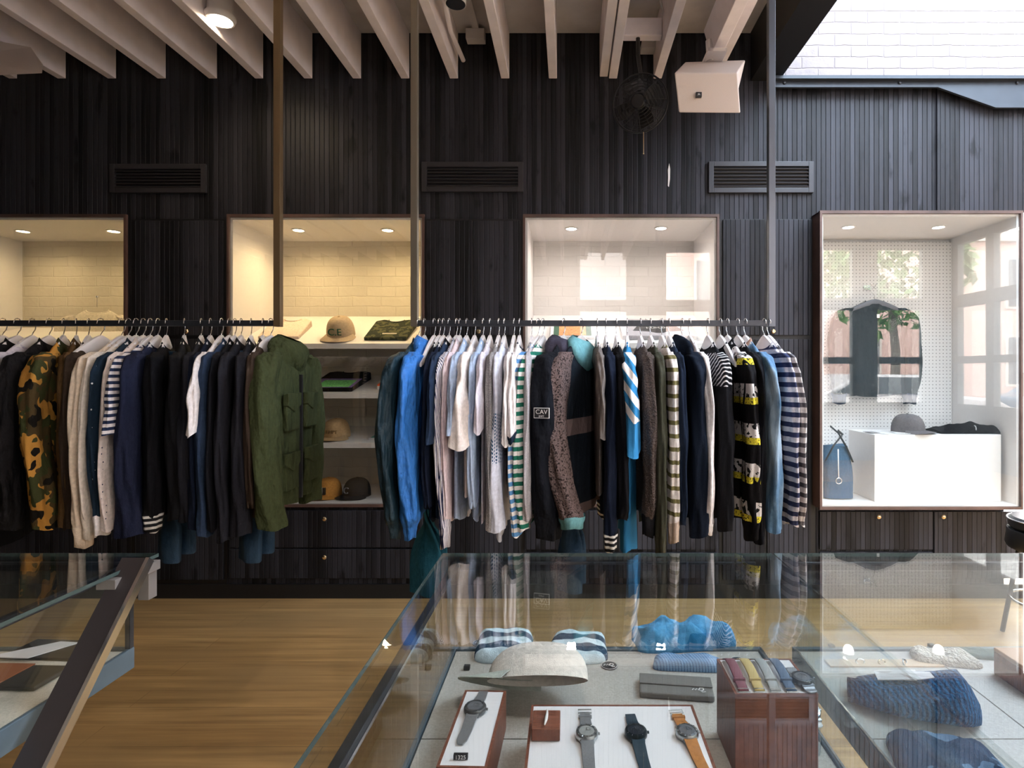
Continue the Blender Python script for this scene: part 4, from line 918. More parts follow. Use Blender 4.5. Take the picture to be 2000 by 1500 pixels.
ph_ = thing('pegboard_hook', 'chrome double hook on the pegboard above the jacket', 'hook', (jx, 4.165, wz(560, jy)))
o_ = root_loc(ph_)
MB().tube([o_+Vector(v) for v in ((-.03, .004, .0), (-.03, -.08, .0), (-.03, -.09, .02))], .003, 6).build('prong', CHROME, ph_, smooth=True)
MB().tube([o_+Vector(v) for v in ((.0, .004, .01), (.0, -.08, .0), (.0, -.10, .02))], .003, 6).build('prong', CHROME, ph_, smooth=True)
MB().box(o_+Vector((-.04, -.002, -.01)), o_+Vector((.01, .004, .02))).build('plate', CHROME, ph_)
cj = garment('dark_jacket', 'dark blue-black zip jacket hung on the white pegboard', 'jacket', 1708, FB('blue_black_shell', (.005, .013, .019), wr=.5), at=(jx, jy, wz(592, jy)+.08), yaw=-PI/2, b=.045, slen=.60, sr=1.1, collar='shirt', a=.235, cuff_m=c_slate, L=.74, elastic=False)
MB().box((.044, -.003, -.72), (.056, .003, -.13)).build('zip', BLK, cj, local=True)
MB().box((.052, -.012, -.19), (.058, .004, -.165)).build('label_tab', WHITE, cj, local=True)
zf4 = ZB4+.0125
t = thing('display_plinth', 'large white box plinth in the tall glass case', 'plinth', ((1.963+2.775)/2, 3.78, zf4))
ptop = wz(849, 3.66)
MB().box((1.963, 3.66, zf4), (2.775, 4.0, ptop)).build('plinth_body', WHITE, t, bevel=.002)
cap('dark grey cap on the white plinth', Vector((wx(1772, 3.80), 3.80, ptop+.001)), .6, GREYC, None, None, 0, 1.1, flat=.05)
t = thing('folded_trousers', 'black folded trousers with a grey loop on the white plinth', 'trousers', (wx(1890, 3.80), 3.80, ptop))
rg = []
for i in range(13):
    x = wx(1820, 3.8)+(wx(1953, 3.8)-wx(1820, 3.8))*i/12; h = .062*math.sin(PI*(.12+.76*(i/12)**1.15))+.006*math.sin(i*2)
    if i == 12: h = .018
    rg.append([(x, 3.80+.10*math.cos(a)*(1 if abs(math.cos(a)) < 2 else 1), ptop+.001+max(0, h*math.sin(a)*(1+.1*math.sin(5*a+i)))) for a in [PI*k/14 for k in range(15)]])
MB().loft(rg, True, True).build('cloth', c_black, t, smooth='auto')
MB().tube([(wx(1905, 3.7)+.03*math.sin(a)*.4, 3.70+.01, ptop+.032+.022*math.cos(a)) for a in [PI*k/8-.0 for k in range(9)]], .003, 6).build('loop', mat('grey_cord', (.5, .5, .52), .6), t, smooth=True)
for i, (px, w2, d2, yw, c_) in enumerate([(1725, .09, .13, .3, (.70, .68, .68)), (1760, .10, .12, -.2, (.76, .74, .74)), (1705, .06, .09, .1, (.35, .34, .35))]):
    x = wx(px, 3.75); M_ = Matrix.Translation((x, 3.73+.02*i, ptop+.001+.0022*i)) @ Matrix.Rotation(yw, 4, 'Z')
    lab = ['white booklet lying near the plinth corner', 'white leaflet in front of the grey cap', 'grey card between the white booklets'][i]
    tag(MB().box((-w2/2, -d2/2, 0), (w2/2, d2/2, .002), M_).build('leaflet', mat('paper_%d' % i, c_, .7), loc=(x, 3.73, ptop)), lab, 'leaflet')
# duffel bag
bx_ = wx(1636, 3.76); BAG = FB('blue_canvas', (.055, .12, .20), ('bands', [(.0, .115, (.018, .10, .20))]), wr=.5)
t = thing('duffel_bag', 'blue canvas duffel bag with dark handles on the case floor', 'bag', (bx_, 3.80, zf4))
rg = []
for i in range(11):
    q = i/10; z = .005+.34*q; wd = .105*(1-.10*q-.35*max(0, q-.55)**1.0); dd = .085*(1-.75*max(0, q-.35))
    rg.append([((abs(math.cos(a))**.6*(1 if math.cos(a) > 0 else -1))*wd*(1+.03*math.sin(3*a+q*5)), (abs(math.sin(a))**.6*(1 if math.sin(a) > 0 else -1))*dd, z+.006*math.sin(2*a)*q) for a in [2*PI*k/28 for k in range(28)]])
MB().loft(rg).build('bag_body', BAG, t, local=True, smooth='auto')
HD = mat('dark_leather', (.03, .032, .036), .5)
MB().tube([(-.085, -.05, .25), (-.03, -.05, .35), (.03, -.045, .42), (.02, .0, .44)], [(.011, .004)]*4, 8).build('handle', HD, t, local=True, smooth=True)
MB().tube([(.095, -.05, .24), (.05, -.055, .34), (-.0, -.05, .43), (-.03, .0, .47)], [(.011, .004)]*4, 8).build('handle', HD, t, local=True, smooth=True)
MB().tube([(-.02, -.089, .33), (-.022, -.096, .22), (-.02, -.097, .145)], .004, 6).build('cord', WHITE, t, local=True, smooth=True)
MB().tube([(-.02+.019*math.cos(a), -.099, .125+.019*math.sin(a)) for a in [2*PI*k/20 for k in range(20)]], .0035, 6, closed=True).build('ring', CHROME, t, local=True, smooth=True)

# round black stool at the far side
c = (2.58, 3.05, 0)
t = thing('round_stool', 'black round stool with chrome ring in front of the boarded drawers', 'stool', c)
MB().lathe([(.17, .60), (.185, .615), (.188, .65), (.17, .668), (.001, .672)], c, 36).build('seat', BLK, t, smooth='auto')
MB().tube([(c[0]+.189*math.cos(a), c[1]+.189*math.sin(a), .655) for a in [2*PI*k/40 for k in range(40)]], .004, 6, closed=True).build('seat_ring', CHROME, t, smooth=True)
MB().lathe([(.19, .5), (.20, .52), (.19, .60), (.001, .60)], c, 36).build('seat_skirt', BLK, t, smooth='auto')
for k in range(4):
    a = PI/4+k*PI/2; MB().cyl((c[0]+.13*math.cos(a), c[1]+.13*math.sin(a), .52), (c[0]+.21*math.cos(a), c[1]+.21*math.sin(a), 0), .012).build('leg', BLK, t)
MB().tube([(c[0]+.18*math.cos(a), c[1]+.18*math.sin(a), .22) for a in [2*PI*k/40 for k in range(40)]], .007, 6, closed=True).build('footrest', CHROME, t, smooth=True)

# ------------------------------------------------------------------ glass counters
HT = EYE-.447; DK = EYE-.665; YF_, YN = 1.41, .50
def counter(label, x0, x1, deckm, side):
    t = thing('glass_counter', label, 'display counter', ((x0+x1)/2, (YF_+YN)/2, 0))
    i0, i1 = x0+.032, x1-(.032 if side != 'mid' else .04); f0, f1 = YN+.03, YF_-.036
    if side == 'flush': i0 = x0+.031
    MB().box((x0, YN, HT-.008), (x1, YF_, HT)).build('glass_top', TOPG, t)
    MB().box((x0, YF_-.0006, HT-.008), (x1, YF_+.0006, HT)).box(*(((x0-.0006, YN, HT-.008), (x0+.0006, YF_, HT)) if side != 'flush' else ((x1-.0006, YN, HT-.008), (x1+.0006, YF_, HT)))).box(*(((x1-.0006, YN, HT-.008), (x1+.0006, YF_, HT)) if side == 'left' else ((x0+.01, YN-.0006, HT-.008), (x1-.01, YN+.0006, HT)))).build('glass_edge', GLASSE, t)
    zt1 = HT-.0085
    fr = MB(); w_ = .014
    for (a, b) in ([((i0, f0, zt1-.018), (i0+w_, f1, zt1))] if side != 'flush' else [])+([((i1-w_, f0, zt1-.018), (i1, f1, zt1))] if side != 'mid' else [])+[ ((i0+w_, f1-.006, zt1-.006), (i1-w_, f1, zt1)), ((i0+w_, f0, zt1-.018), (i1-w_, f0+w_, zt1))]: fr.box(a, b)
    fr.build('top_rail', STEEL, t, bevel=.001)
    tr = MB()  # chrome strips: rail highlight put in as metal, plus the panes' foot edges
    if side != 'flush': tr.box((i0+w_, f0, zt1-.016), (i0+w_+.0015, f1-.01, zt1-.010))
    else: tr.box((i0+.002, f0, DK+.005), (i0+.006, f1-.01, DK+.008))
    if side == 'mid': tr.box((i1-.006, f0, DK+.005), (i1-.002, f1-.01, DK+.008))
    tr.build('highlight_and_pane_edge', CHROME, t)
    zb1 = DK+.006
    for a, b in (((i0+.002, f0+w_, zb1), (i0+.008, f1-.014, zt1-.019)), ((i1-.008, f0+w_, zb1), (i1-.002, f1-.014, zt1-.019)), ((i0+.01, f1-.012, zb1), (i1-.01, f1-.006, zt1-.019)), ((i0+.01, f0+.004, zb1), (i1-.01, f0+.010, zt1-.019))):
        MB().box(a, b).build('glass_side', GLASS, t)
    # deck boards with open joints
    e0, e1 = i0+.010, i1-.010; ys = [f0+.004, 1.035, f1-.013]; xj = [e0, e0+(e1-e0)] if x1-x0 < 1 else [e0, (.852 if x0 > 0 else (x0+x1)/2), e1]
    for i in range(len(xj)-1):
        for j in range(2):
            MB().box((xj[i]+.0015, ys[j]+.0015, DK-.02), (xj[i+1]-.0015, ys[j+1]-.0015, DK)).build('deck_panel', deckm, t)
    MB().box((e0-.0, ys[0], DK-.024), (e1, ys[2], DK-.0205)).build('deck_tray', DARK, t)
    ap = MB(); h0, h1 = DK-.045, DK+.005
    ap.box((i0, f0, h0), (i0+.0095, f1, h1)).box((i1-.0095, f0, h0), (i1, f1, h1)).box((i0+.0095, f1-.012, h0), (i1-.0095, f1, h1)).box((i0+.0095, f0, h0), (i1-.0095, f0+.003, h1))
    ap.build('apron', GREYST, t, bevel=.001)
    for x in (i0+.001, i1-.013):
        for y in (f0+.001, f1-.013):
            if side == 'left': MB().box((x, y, h1), (x+.012, y+.012, zt1-.0185)).build('corner_post', STEEL, t)
            if side == 'left' and x > i0+.1: continue
            MB().box((x-.01, y-.01, 0), (x+.022, y+.022, h0)).build('leg', STEEL, t)
    return t
FELTB = mat('linen_deck_warm_light', (.56, .50, .42), .9, var=.1, nsc=220, bst=.3, bsc=500)  # same linen as FELT, warm light put into its colour
FELTR = mat('linen_deck_bright_light', (.56, .52, .49), .9, var=.1, nsc=220, bst=.3, bsc=500)  # same linen again, brighter light put into its colour
counter('glass counter of watches in front of the shirts', -.31, .503, FELT, 'mid')
counter('glass counter holding the navy beanie', .507, 2.3, FELTR, 'flush')
lc = counter('glass counter with wallet and white paper across the aisle', -2.4, -1.012, FELTB, 'left')
# slanting flat leg bolted to its far corner
a0 = W(258, 1108, 1.30); a1 = a0+(W(60, 1500, 1.05)-a0)*3.2
a1 = a0+(W(60, 1500, 1.05)-a0)*min(3.2, a0.z/(a0.z-W(60, 1500, 1.05).z))
dr = (a1-a0).normalized(); sx_ = Vector((1, 0, 0)); nn_ = dr.cross(sx_).normalized()
a0 = a0-dr*.02; 
bar = MB().add([a0+sx_*u+nn_*v for u, v in ((-.03, 0), (.03, 0), (.03, .006), (-.03, .006))]+[a1+sx_*u+nn_*v for u, v in ((-.03, 0), (.03, 0), (.03, .006), (-.03, .006))], [(0, 1, 2, 3), (4, 7, 6, 5), (0, 4, 5, 1), (1, 5, 6, 2), (2, 6, 7, 3), (3, 7, 4, 0)])
bo = bar.build('slanting_leg', mat('brown_black_steel', (.05, .042, .042), .4, .5), lc)
nn_ = nn_ if nn_.z > 0 else -nn_
MB().add([a0+sx_*u+nn_*v for u, v in ((.026, -.012), (.034, -.012), (.034, .008), (.026, .008))]+[a1+sx_*u+nn_*v for u, v in ((.026, -.012), (.034, -.012), (.034, .008), (.026, .008))], [(0, 1, 2, 3), (4, 7, 6, 5), (0, 4, 5, 1), (1, 5, 6, 2), (2, 6, 7, 3), (3, 7, 4, 0)]).build('highlight_edge', CHROME, bo)  # angle edge of the leg, its highlight put in as chrome
pz = HT-.012
MB().box((-1.043, 1.26, pz-.022), (-1.000, 1.40, pz)).box((-1.036, 1.374, pz-.09), (-1.010, 1.402, pz-.022)).build('corner_bracket', RAILM, lc, bevel=.001)

# ------------------------------------------------------------------ things inside the counters
def D(px, py, z=DK): Y = (EYE-z)*F/(py-CY); return Vector((wx(px, Y), Y, z))
def soft(name, label, cat, p, w_, d, h, yaw, m, k=.35, wob=.12, seed=1, ribs=0, parent=None):
    rnd = random.Random(seed); ph = rnd.uniform(0, 6)
    n, mm = 44, 14; rg = []
    for j in range(mm+1):
        a = PI/2*(j/mm)*.995; r = math.cos(a)**k; z = math.sin(a)**.8; row = []
        for i in range(n):
            th = 2*PI*i/n; c, s_ = math.cos(th), math.sin(th); q = (abs(c)**(2/.45*.45)+abs(s_)**2)**.5
            sq = 1/max(abs(c)**5+abs(s_)**5, 1e-6)**.2
            x = w_/2*c*sq*r*(1+.03*math.sin(3*th+ph)); y = d/2*s_*sq*r*(1+.03*math.sin(4*th+ph*2))
            zz_ = h*z*(1+wob*math.sin(x*70+ph)*math.cos(y*55+ph)+(.10*math.sin(ribs*th) if ribs else 0)+.35*wob*math.sin(x*160+y*90))
            row.append((x, y, max(0, zz_)))
        rg.append(row)
    if parent: 
        return MB().loft(rg, True, True).build(name, m, parent, local=True, smooth=True)
    t = thing(name, label, cat, p+Vector((0, 0, .0008)), rz=yaw)
    MB().loft(rg, True, True).build('cloth', m, t, local=True, smooth=True)
    return t
TAGM = mat('black_tag_card', (.015, .015, .018), .5)
def round_tag(label, p, r=.017, yaw=0, tilt=.0):
    t = thing('round_tag', label, 'tag', p+Vector((0, 0, .001))); t.rotation_euler = (tilt, 0, yaw)
    MB().lathe([(r, 0), (r, .0012), (.0005, .0013)], (0, 0, 0), 28).build('card', TAGM, t, local=True)
    MB().tube([(r*.93*math.cos(2*PI*k/28), r*.93*math.sin(2*PI*k/28), .0014) for k in range(28)], .0005, 4, closed=True).build('ring_print', WHITE, t, local=True)
    squig(t, r*.9, .0017)
def squig(parent, s_, z, x=0, y=0):
    pts = [(-.75, -.15), (-.55, .2), (-.4, -.1), (-.2, .2), (-.05, -.1), (.15, .35), (.5, .35), (.55, 0), (.25, -.25), (.05, -.05), (.4, -.45), (.75, -.35)]
    return MB().tube([(x+a*s_, y+b_*s_, z) for a, b_ in pts], .0009, 5).build('script_mark', WHITE, parent, local=True)
SW = FB('navy_sky_wide_stripe', (.62, .76, .84), ('stripe', (.012, .05, .10), .050, .5, (0, 1, 0)), wr=.3)
pr_ = D(985, 1268); soft('swim_shorts', 'navy and pale blue wide-striped swim shorts folded beside the white cap', 'shorts', pr_, .135, .135, .03, .02, SW, seed=3)
pr_ = D(1130, 1272); t = soft('swim_shorts', 'wide-striped navy swim shorts folded under a round black tag', 'shorts', pr_, .135, .125, .03, -.03, SW, seed=5)
round_tag('black round tag beside the second wide-striped shorts', D(1190, 1301), .019)
round_tag('black round tag beside the first wide-striped shorts', D(938, 1257), .019)
LB = FB('sky_blue_nylon', (.10, .34, .60), ('speck', (.03, .20, .42), 9, .56), wr=.7); RB = FB('light_blue_rib_knit', (.16, .32, .52), ('stripe', (.07, .17, .33), .0065, .45, (1, .35, 0)), wr=.3)
soft('swim_shorts', 'crumpled sky blue swim shorts in the watch counter', 'shorts', D(1335, 1255), .25, .10, .045, .10, LB, seed=8, wob=.25)
soft('rib_knit', 'light blue ribbed knit lying before the sky blue shorts', 'knitwear', D(1345, 1302), .16, .050, .022, -.06, RB, seed=9)
round_tag('black oval tag beside the blue rib knit', D(1441, 1292), .018)
GRP = mat('taupe_card', (.16, .145, .13), .7)
t = thing('card_pouch', 'dark taupe card pouch with a white script mark', 'pouch', D(1320, 1350)+Vector((0, 0, .0008)), rz=-.12)
MB().box((-.075, -.035, 0), (.075, .035, .012)).build('pouch_body', GRP, t, local=True, bevel=.003); MB().box((-.075, -.004, .012), (.075, .035, .015)).build('flap', GRP, t, local=True, bevel=.002); squig(t, .018, .0155, .045, -.018)
# cream cap
CR = FB('cream_cap_twill', (.74, .67, .60), wr=.25)
pc = D(1048, 1372)
cc_ = cap('large cream baseball cap lying open beside the watch blocks', Vector((wx(1050, 1.14)+.004, 1.125, DK+.0008)), 0, CR, None, None, .0, 1.08, brim_m=FB('sage_cap_brim', (.50, .52, .46), wr=.2), flat=.12)
M_ = Matrix.Diagonal((1, 1, .50, 1)) @ Matrix.Rotation(-1.0, 4, 'X') @ Matrix.Rotation(-1.9, 4, 'Z')
lo = min((M_ @ v.co).z for ch in cc_.children for v in ch.data.vertices)
for ch in cc_.children: ch.data.transform(Matrix.Translation((0, 0, -lo)) @ M_)
for i, (px, py) in enumerate([(912, 1308), (776, 1362), (1624, 1267), (1819, 1266)]):
    if i == 1: continue
    lab = {0: 'small black security tag beside the wide-striped shorts', 2: 'small grey clip near the dividing rails', 3: 'small dark clip above the cream knit'}[i]
    tag(MB().box((-.007, -.006, 0), (.007, .006, .010)).build('security_tag', BLK, loc=D(px, py)+Vector((0, 0, .0005)), local=True, bevel=.002), lab, 'tag')

# watches
STEELW = mat('watch_steel', (.42, .43, .44), .28, 1); MESHG = mat('grey_mesh_strap', (.30, .30, .31), .45, .6, var=.2, nsc=900); NAVYS = mat('navy_strap', (.012, .03, .045), .6); TANS = mat('tan_leather_strap', (.42, .16, .035), .55, var=.15, nsc=120)
def watch(label, p, yaw, strap, casem, dial, R_=.0185, L1=.085, L2=.085, buckle=True, tilt=0, keeper=None):
    t = thing('wristwatch', label, 'watch', p); t.rotation_euler = (tilt, 0, yaw)
    for s_, L_ in ((1, L1), (-1, L2)):
        n = 9; rg = []
        for i in range(n):
            q = i/(n-1); y = s_*(R_*.8+L_*q); z = .0045*(1-q)**2+.0016+.0008*math.sin(q*9); hw = .0105-.002*q
            if s_ < 0 and i == n-1: hw *= .5
            rg.append([(-hw, y, z-.001), (hw, y, z-.001), (hw, y, z+.001), (-hw, y, z+.001)])
        st = MB().loft(rg).build('strap', strap, t, local=True, bevel=.0004)
        if s_ > 0 and buckle:
            yb = R_*.8+L_*.93
            MB().tube([(-.0115, yb, .003), (.0115, yb, .003), (.0115, yb+.010, .003), (-.0115, yb+.010, .003)], .0011, 6, closed=True).build('buckle', STEELW, st, local=True)
            MB().box((-.0112, yb-.012, .0), (.0112, yb-.007, .0045)).build('strap_loop', strap, st, local=True)
    MB().lathe([(R_*.9, .0005), (R_, .003), (R_, .0085), (R_*.93, .011), (R_*.72, .0118), (R_*.70, .0105), (.0004, .0105)], (0, 0, 0), 36).build('watch_case', casem, t, local=True, smooth='auto')
    dl = MB().lathe([(R_*.68, .0106), (R_*.68, .0112), (R_*.40, .0113), (R_*.38, .0105), (.0003, .0108)], (0, 0, 0), 30).build('dial', dial, t, local=True, smooth='auto')
    mk = MB()
    for k in range(12):
        a = k*PI/6; mk.box((-.0004, R_*.78, .0112), (.0004, R_*.90, .0122), Matrix.Rotation(a, 4, 'Z'))
    mk.build('hour_marks', CHROME, t, local=True)
    MB().box((-.0005, 0, .0115), (.0005, R_*.35, .0122)).box((0, -.0005, .0115), (R_*.28, .0005, .0122)).build('hands', CHROME, dl, local=True)
    MB().cyl((R_, 0, .006), (R_+.003, 0, .006), .0022).build('crown', casem, t, local=True)
    for s_ in (-1, 1):
        MB().box((-.0115, s_*R_*.98-.003, .002), (.0115, s_*R_*.98+.003, .0065)).build('lug', casem, t, local=True, bevel=.001)
    return t
GD = mat('grey_dial', (.16, .16, .17), .4, .3); DD = mat('dark_dial', (.02, .025, .035), .3, .2); SD = mat('silver_dial', (.48, .48, .46), .35, .5)
def block(label, x0, x1, y0, y1, z1, yaw=0, shear=0, name='watch_block'):
    c = Vector(((x0+x1)/2, (y0+y1)/2, DK+.0008)); t = thing(name, label, 'display block', c, rz=yaw); hx, hy, h = (x1-x0)/2, (y1-y0)/2, z1-DK-.0008
    MB().box((-hx, -hy, 0), (hx, hy, h-.004)).build('wooden_base', WALNUT, t, local=True, bevel=.001)
    MB().box((-hx, -hy, h-.004), (-hx+.0045, hy, h+.001)).box((hx-.0045, -hy, h-.004), (hx, hy, h+.001)).box((-hx+.0045, -hy, h-.004), (hx-.0045, -hy+.004, h+.001)).box((-hx+.0045, hy-.004, h-.004), (hx-.0045, hy, h+.001)).build('wooden_rim', WALNUT, t, local=True)
    MB().box((-hx+.0045, -hy+.004, h-.004), (hx-.0045, hy-.004, h+.0004)).build('marble_top', MARBLE, t, local=True)
    return t
ZBk = EYE-.595
T = lambda px, py: D(px, py, ZBk)
c0, c1 = T(941, 1348), T(903, 1496)
block('tall narrow walnut block with white marble top and one watch', -.2000+.004, -.1190, .858, 1.066, ZBk, yaw=-.03)
watch('grey mesh-strap watch on the tall narrow block', T(928, 1392)+Vector((0, 0, .0015)), -.10, MESHG, mat('gunmetal', (.16, .165, .17), .35, .9), GD, R_=.0195, L1=.045, L2=.075, buckle=False)
t = thing('price_cube', 'small dark cube strip with number 1325 below the mesh-strap watch', 'price marker', T(900, 1484)+Vector((0, 0, .0015)))
MB().box((-.011, -.003, 0), (.011, .003, .008)).build('cube_strip', BLK, t, local=True, bevel=.0005); text('number', '1325', .0085, WHITE, t, (0, -.0032, .004), (PI/2, 0, 0), .0002)
block('wide walnut block with white marble top and three watches', -.066, .222, .66, 1.020, ZBk)
z_ = Vector((0, 0, .0015))
watch('silver watch with grey strap, beside the little walnut peg block', T(1146, 1442)+z_, .02, MESHG, STEELW, SD, R_=.0185, L1=.050, L2=.075)
watch('dark watch with navy strap in the middle of the wide block', T(1242, 1440)+z_, .06, NAVYS, mat('dark_case', (.02, .03, .035), .3, .8), DD, R_=.0185, L1=.042, L2=.075, buckle=False)
watch('silver watch with tan leather strap at the block edge', T(1342, 1440)+z_, .10, TANS, STEELW, GD, R_=.0185, L1=.046, L2=.075)
q = T(1067, 1430)
t = thing('peg_block', 'little walnut block with a white pointed peg lying on it', 'wooden block', q+z_)
MB().box((-.023, -.026, 0), (.023, .026, .020)).build('block_body', WALNUT, t, local=True, bevel=.0015)
MB().tube([(.001, .022, .024), (.001, .008, .024), (0, -.006, .024), (-.002, -.020, .023)], [.001, .0022, .0028, .0012], 8).build('peg', WHITE, t, local=True, smooth=True)
# strap stand
ZS = EYE-.53
tp = lambda px, py: D(px, py, ZS)
s0, s1 = tp(1440, 1356), tp(1607, 1356); s2 = tp(1440, 1312)
block('tall walnut stand with straps and a watch beside the counter divider', s0.x-.004, s1.x-.008, s0.y-.002, s0.y+.115, ZS, name='strap_stand')
cols = [(.18, .045, .06), (.50, .36, .13), (.32, .32, .31), (.08, .12, .19)]; nm = ['maroon', 'mustard yellow', 'pale grey', 'slate blue']
for i in range(4):
    x = s0.x+.012+i*.0265; m_ = mat('strap_'+nm[i].split()[-1], cols[i], .7)
    t = thing('watch_strap', nm[i]+' watch strap draped over the walnut stand', 'watch strap', (x, s0.y+.03, ZS+.001))
    pts = [(0, -.026, .0022), (0, -.01, .005), (0, .012, .011), (0, .035, .014), (0, .06, .012), (0, .078, .003)]
    MB().tube(pts, [(.009, .0013)]*6, 8).build('band', m_, t, local=True, smooth=True)
    MB().box((-.010, -.004, .0035), (.010, .0, .011)).build('strap_loop', m_, t, local=True, bevel=.001)
    MB().tube([(-.0095, -.030, .003), (.0095, -.030, .003), (.0095, -.022, .004), (-.0095, -.022, .004)], .001, 6, closed=True).build('buckle', STEELW, t, local=True)
watch('gunmetal watch lying on the walnut strap stand', tp(1567, 1335)+Vector((0, 0, .0018)), .1, MESHG, mat('gunmetal_two', (.12, .13, .14), .35, .9), GD, R_=.0185, L1=.03, L2=.02, buckle=False)
# watch on a clear stand
cz = D(1580, 1466); cz.z = DK
t = thing('clear_stand', 'clear cylinder stand before the walnut strap stand', 'stand', cz+Vector((0, 0, .0008)))
MB().lathe([(.019, 0), (.019, .062), (.001, .062)], (0, 0, 0), 28).build('cylinder', glass('acrylic', (.9, .93, .95)), t, local=True, smooth='auto')
watch('grey watch propped on the clear cylinder stand', cz+Vector((0, .0, .0645)), .15, mat('white_strap', (.6, .62, .63), .5), STEELW, GD, R_=.0185, L1=.02, L2=.016, tilt=.25, buckle=False)

# second counter: beanie, knits, jewellery
BN = FB('navy_ribbed_knit', (.010, .10, .24), ('stripe', (.004, .035, .10), .009, .5, (.9, .5, 0)), fz=.5, wr=.8)
pb = D(1800, 1392); t = thing('knit_beanie', 'navy ribbed beanie with white paper tag in the pale-decked counter', 'beanie', pb+Vector((0, 0, .0008)), rz=-.42)
rg = []
for i in range(15):
    q = i/14; x = -.125+.22*q; hw = .030+.040*math.sin(PI*min(1, q*.72+.08)); hh = .030+.062*q
    if q > .9: hw *= .78; hh *= .75
    if i == 14: hw *= .35; hh *= .5
    if i == 0: hw *= .8; hh *= .7
    rg.append([(x+.010*math.sin(a)*0, hw*math.cos(a), max(0.0, hh*.5+hh*.5*math.sin(a))*(1+.07*math.sin(9*a+q*6))) for a in [2*PI*k/32 for k in range(32)]])
MB().loft(rg).build('knit_body', BN, t, local=True, smooth=True)
rg2 = [[(x2, hw*math.cos(a), max(.0, .016+.018*math.sin(a))) for a in [2*PI*k/28 for k in range(28)]] for x2, hw in ((-.128, .030), (-.13, .036), (-.10, .040), (-.072, .042), (-.070, .034))]
MB().loft(rg2, True, False).build('turned_cuff', BN, t, local=True, smooth=True)
MB().box((-.03, .0, .060), (-.008, .020, .0615), Matrix.Rotation(.3, 4, 'Z')).build('woven_label', mat('grey_label', (.6, .6, .62), .7), t, local=True)
pt = D(1730, 1330)
t2 = MB().prism([(-.035, .03, .04), (-.03, -.01, .042), (.04, -.03, .068), (.065, -.02, .072), (.06, .0, .072), (-.0, .01, .058), (.04, .03, .055), (.04, .04, .053)], (0, 0, .0015)).build('paper_swing_tag', mat('tag_paper', (.80, .76, .77), .6), t, local=True)
t2.location = (-.045, .01, 0.004)
soft('knit_gloves', 'cream fringed knit lying near the case seam', 'knitwear', D(1845, 1290), .14, .062, .020, -.2, FB('cream_wool', (.74, .66, .58), fz=.6), seed=12, wob=.3)
tag(soft('grey_pouch', 'x', 'x', D(1928, 1280), .15, .05, .008, -.15, FB('grey_green_felt', (.17, .20, .18)), seed=14, wob=.05), 'grey-green felt pouch at the back of the pale-decked counter', 'pouch')
tag(soft('folded_scarf', 'x', 'x', D(1850, 1500), .17, .13, .03, -.25, FB('navy_check_wool', (.015, .045, .10), ('speck', (.12, .20, .32), 18, .6)), seed=16, wob=.2), 'navy patterned folded scarf before the beanie', 'scarf')
t = thing('wooden_box', 'tan wooden box at the edge of the pale-decked counter', 'box', D(2030, 1340)+Vector((0, 0, .0008)))
MB().box((-.06, -.05, 0), (.06, .05, .05)).build('box_body', WALNUT, t, local=True, bevel=.002); MB().box((-.06, -.05, .05), (.06, .05, .058)).build('lid', mat('tan_wood', (.4, .2, .1), .5), t, local=True, bevel=.002)
tray = tag(MB().box((wx(1605, 1.33)*1.0, 1.285, DK+.0006), (wx(1820, 1.33), 1.315, DK+.004)).build('jewellery_strip', mat('beige_strip', (.72, .52, .36), .6), loc=(.7, 1.3, DK)), 'beige strip at the back of the pale-decked counter', 'display strip')
jw = [(1680, 1298, 'white oval ring'), (1722, 1299, 'twisted metal ring'), (1767, 1299, 'flat grey buckle')]
for i, (px, py, nm_) in enumerate(jw):
    p = D(px, py)+Vector((0, 0, .0065)); t = thing('ring', nm_+' in the row behind the beanie', 'ring', p); t.rotation_euler = (PI/2-.5, 0, .4*i)
    MB().tube([(.010*math.cos(a), .0055*math.sin(a), 0) for a in [2*PI*k/20 for k in range(20)]], .0016, 6, closed=True).build('band', [CHROME, BRASS, STEELW][i], t, local=True, smooth=True)
    MB().ball((.0, .0055, 0), (.0035, .0025, .002)).build('stone', [WHITE, STEELW, BLK][i], t, local=True, smooth=True)
# counter across the aisle: wallet, paper, wooden board
t = thing('leather_portfolio', 'black leather portfolio under a white sheet', 'portfolio', D(115, 1272)+Vector((0, 0, .0008)), rz=-.05)
MB().box((-.10, -.045, 0), (.10, .045, .006)).build('cover', mat('black_leather', (.02, .02, .02), .5), t, local=True, bevel=.002)
t = tag(MB().prism([(-.10, -.035, 0), (.0, -.040, 0), (.055, .035, .0), (.005, .040, .0)], (0, 0, .002)).build('paper_sheet', mat('sheet_paper', (.82, .80, .84), .6), loc=D(85, 1276)+Vector((0, 0, .0075)), local=True), 'white paper sheet lying on the black portfolio', 'paper')
t = thing('clutch_wallet', 'black and tan leather wallet near the counter side', 'wallet', D(40, 1328)+Vector((0, 0, .0008)), rz=-.03)
MB().box((-.10, -.045, 0), (.075, .045, .010)).build('wallet_body', mat('dark_leather_two', (.03, .028, .024), .5), t, local=True, bevel=.004)
MB().box((-.10, -.0445, .010), (-.01, .0445, .0125)).build('tan_panel', mat('tan_panel', (.30, .10, .04), .5), t, local=True, bevel=.001)

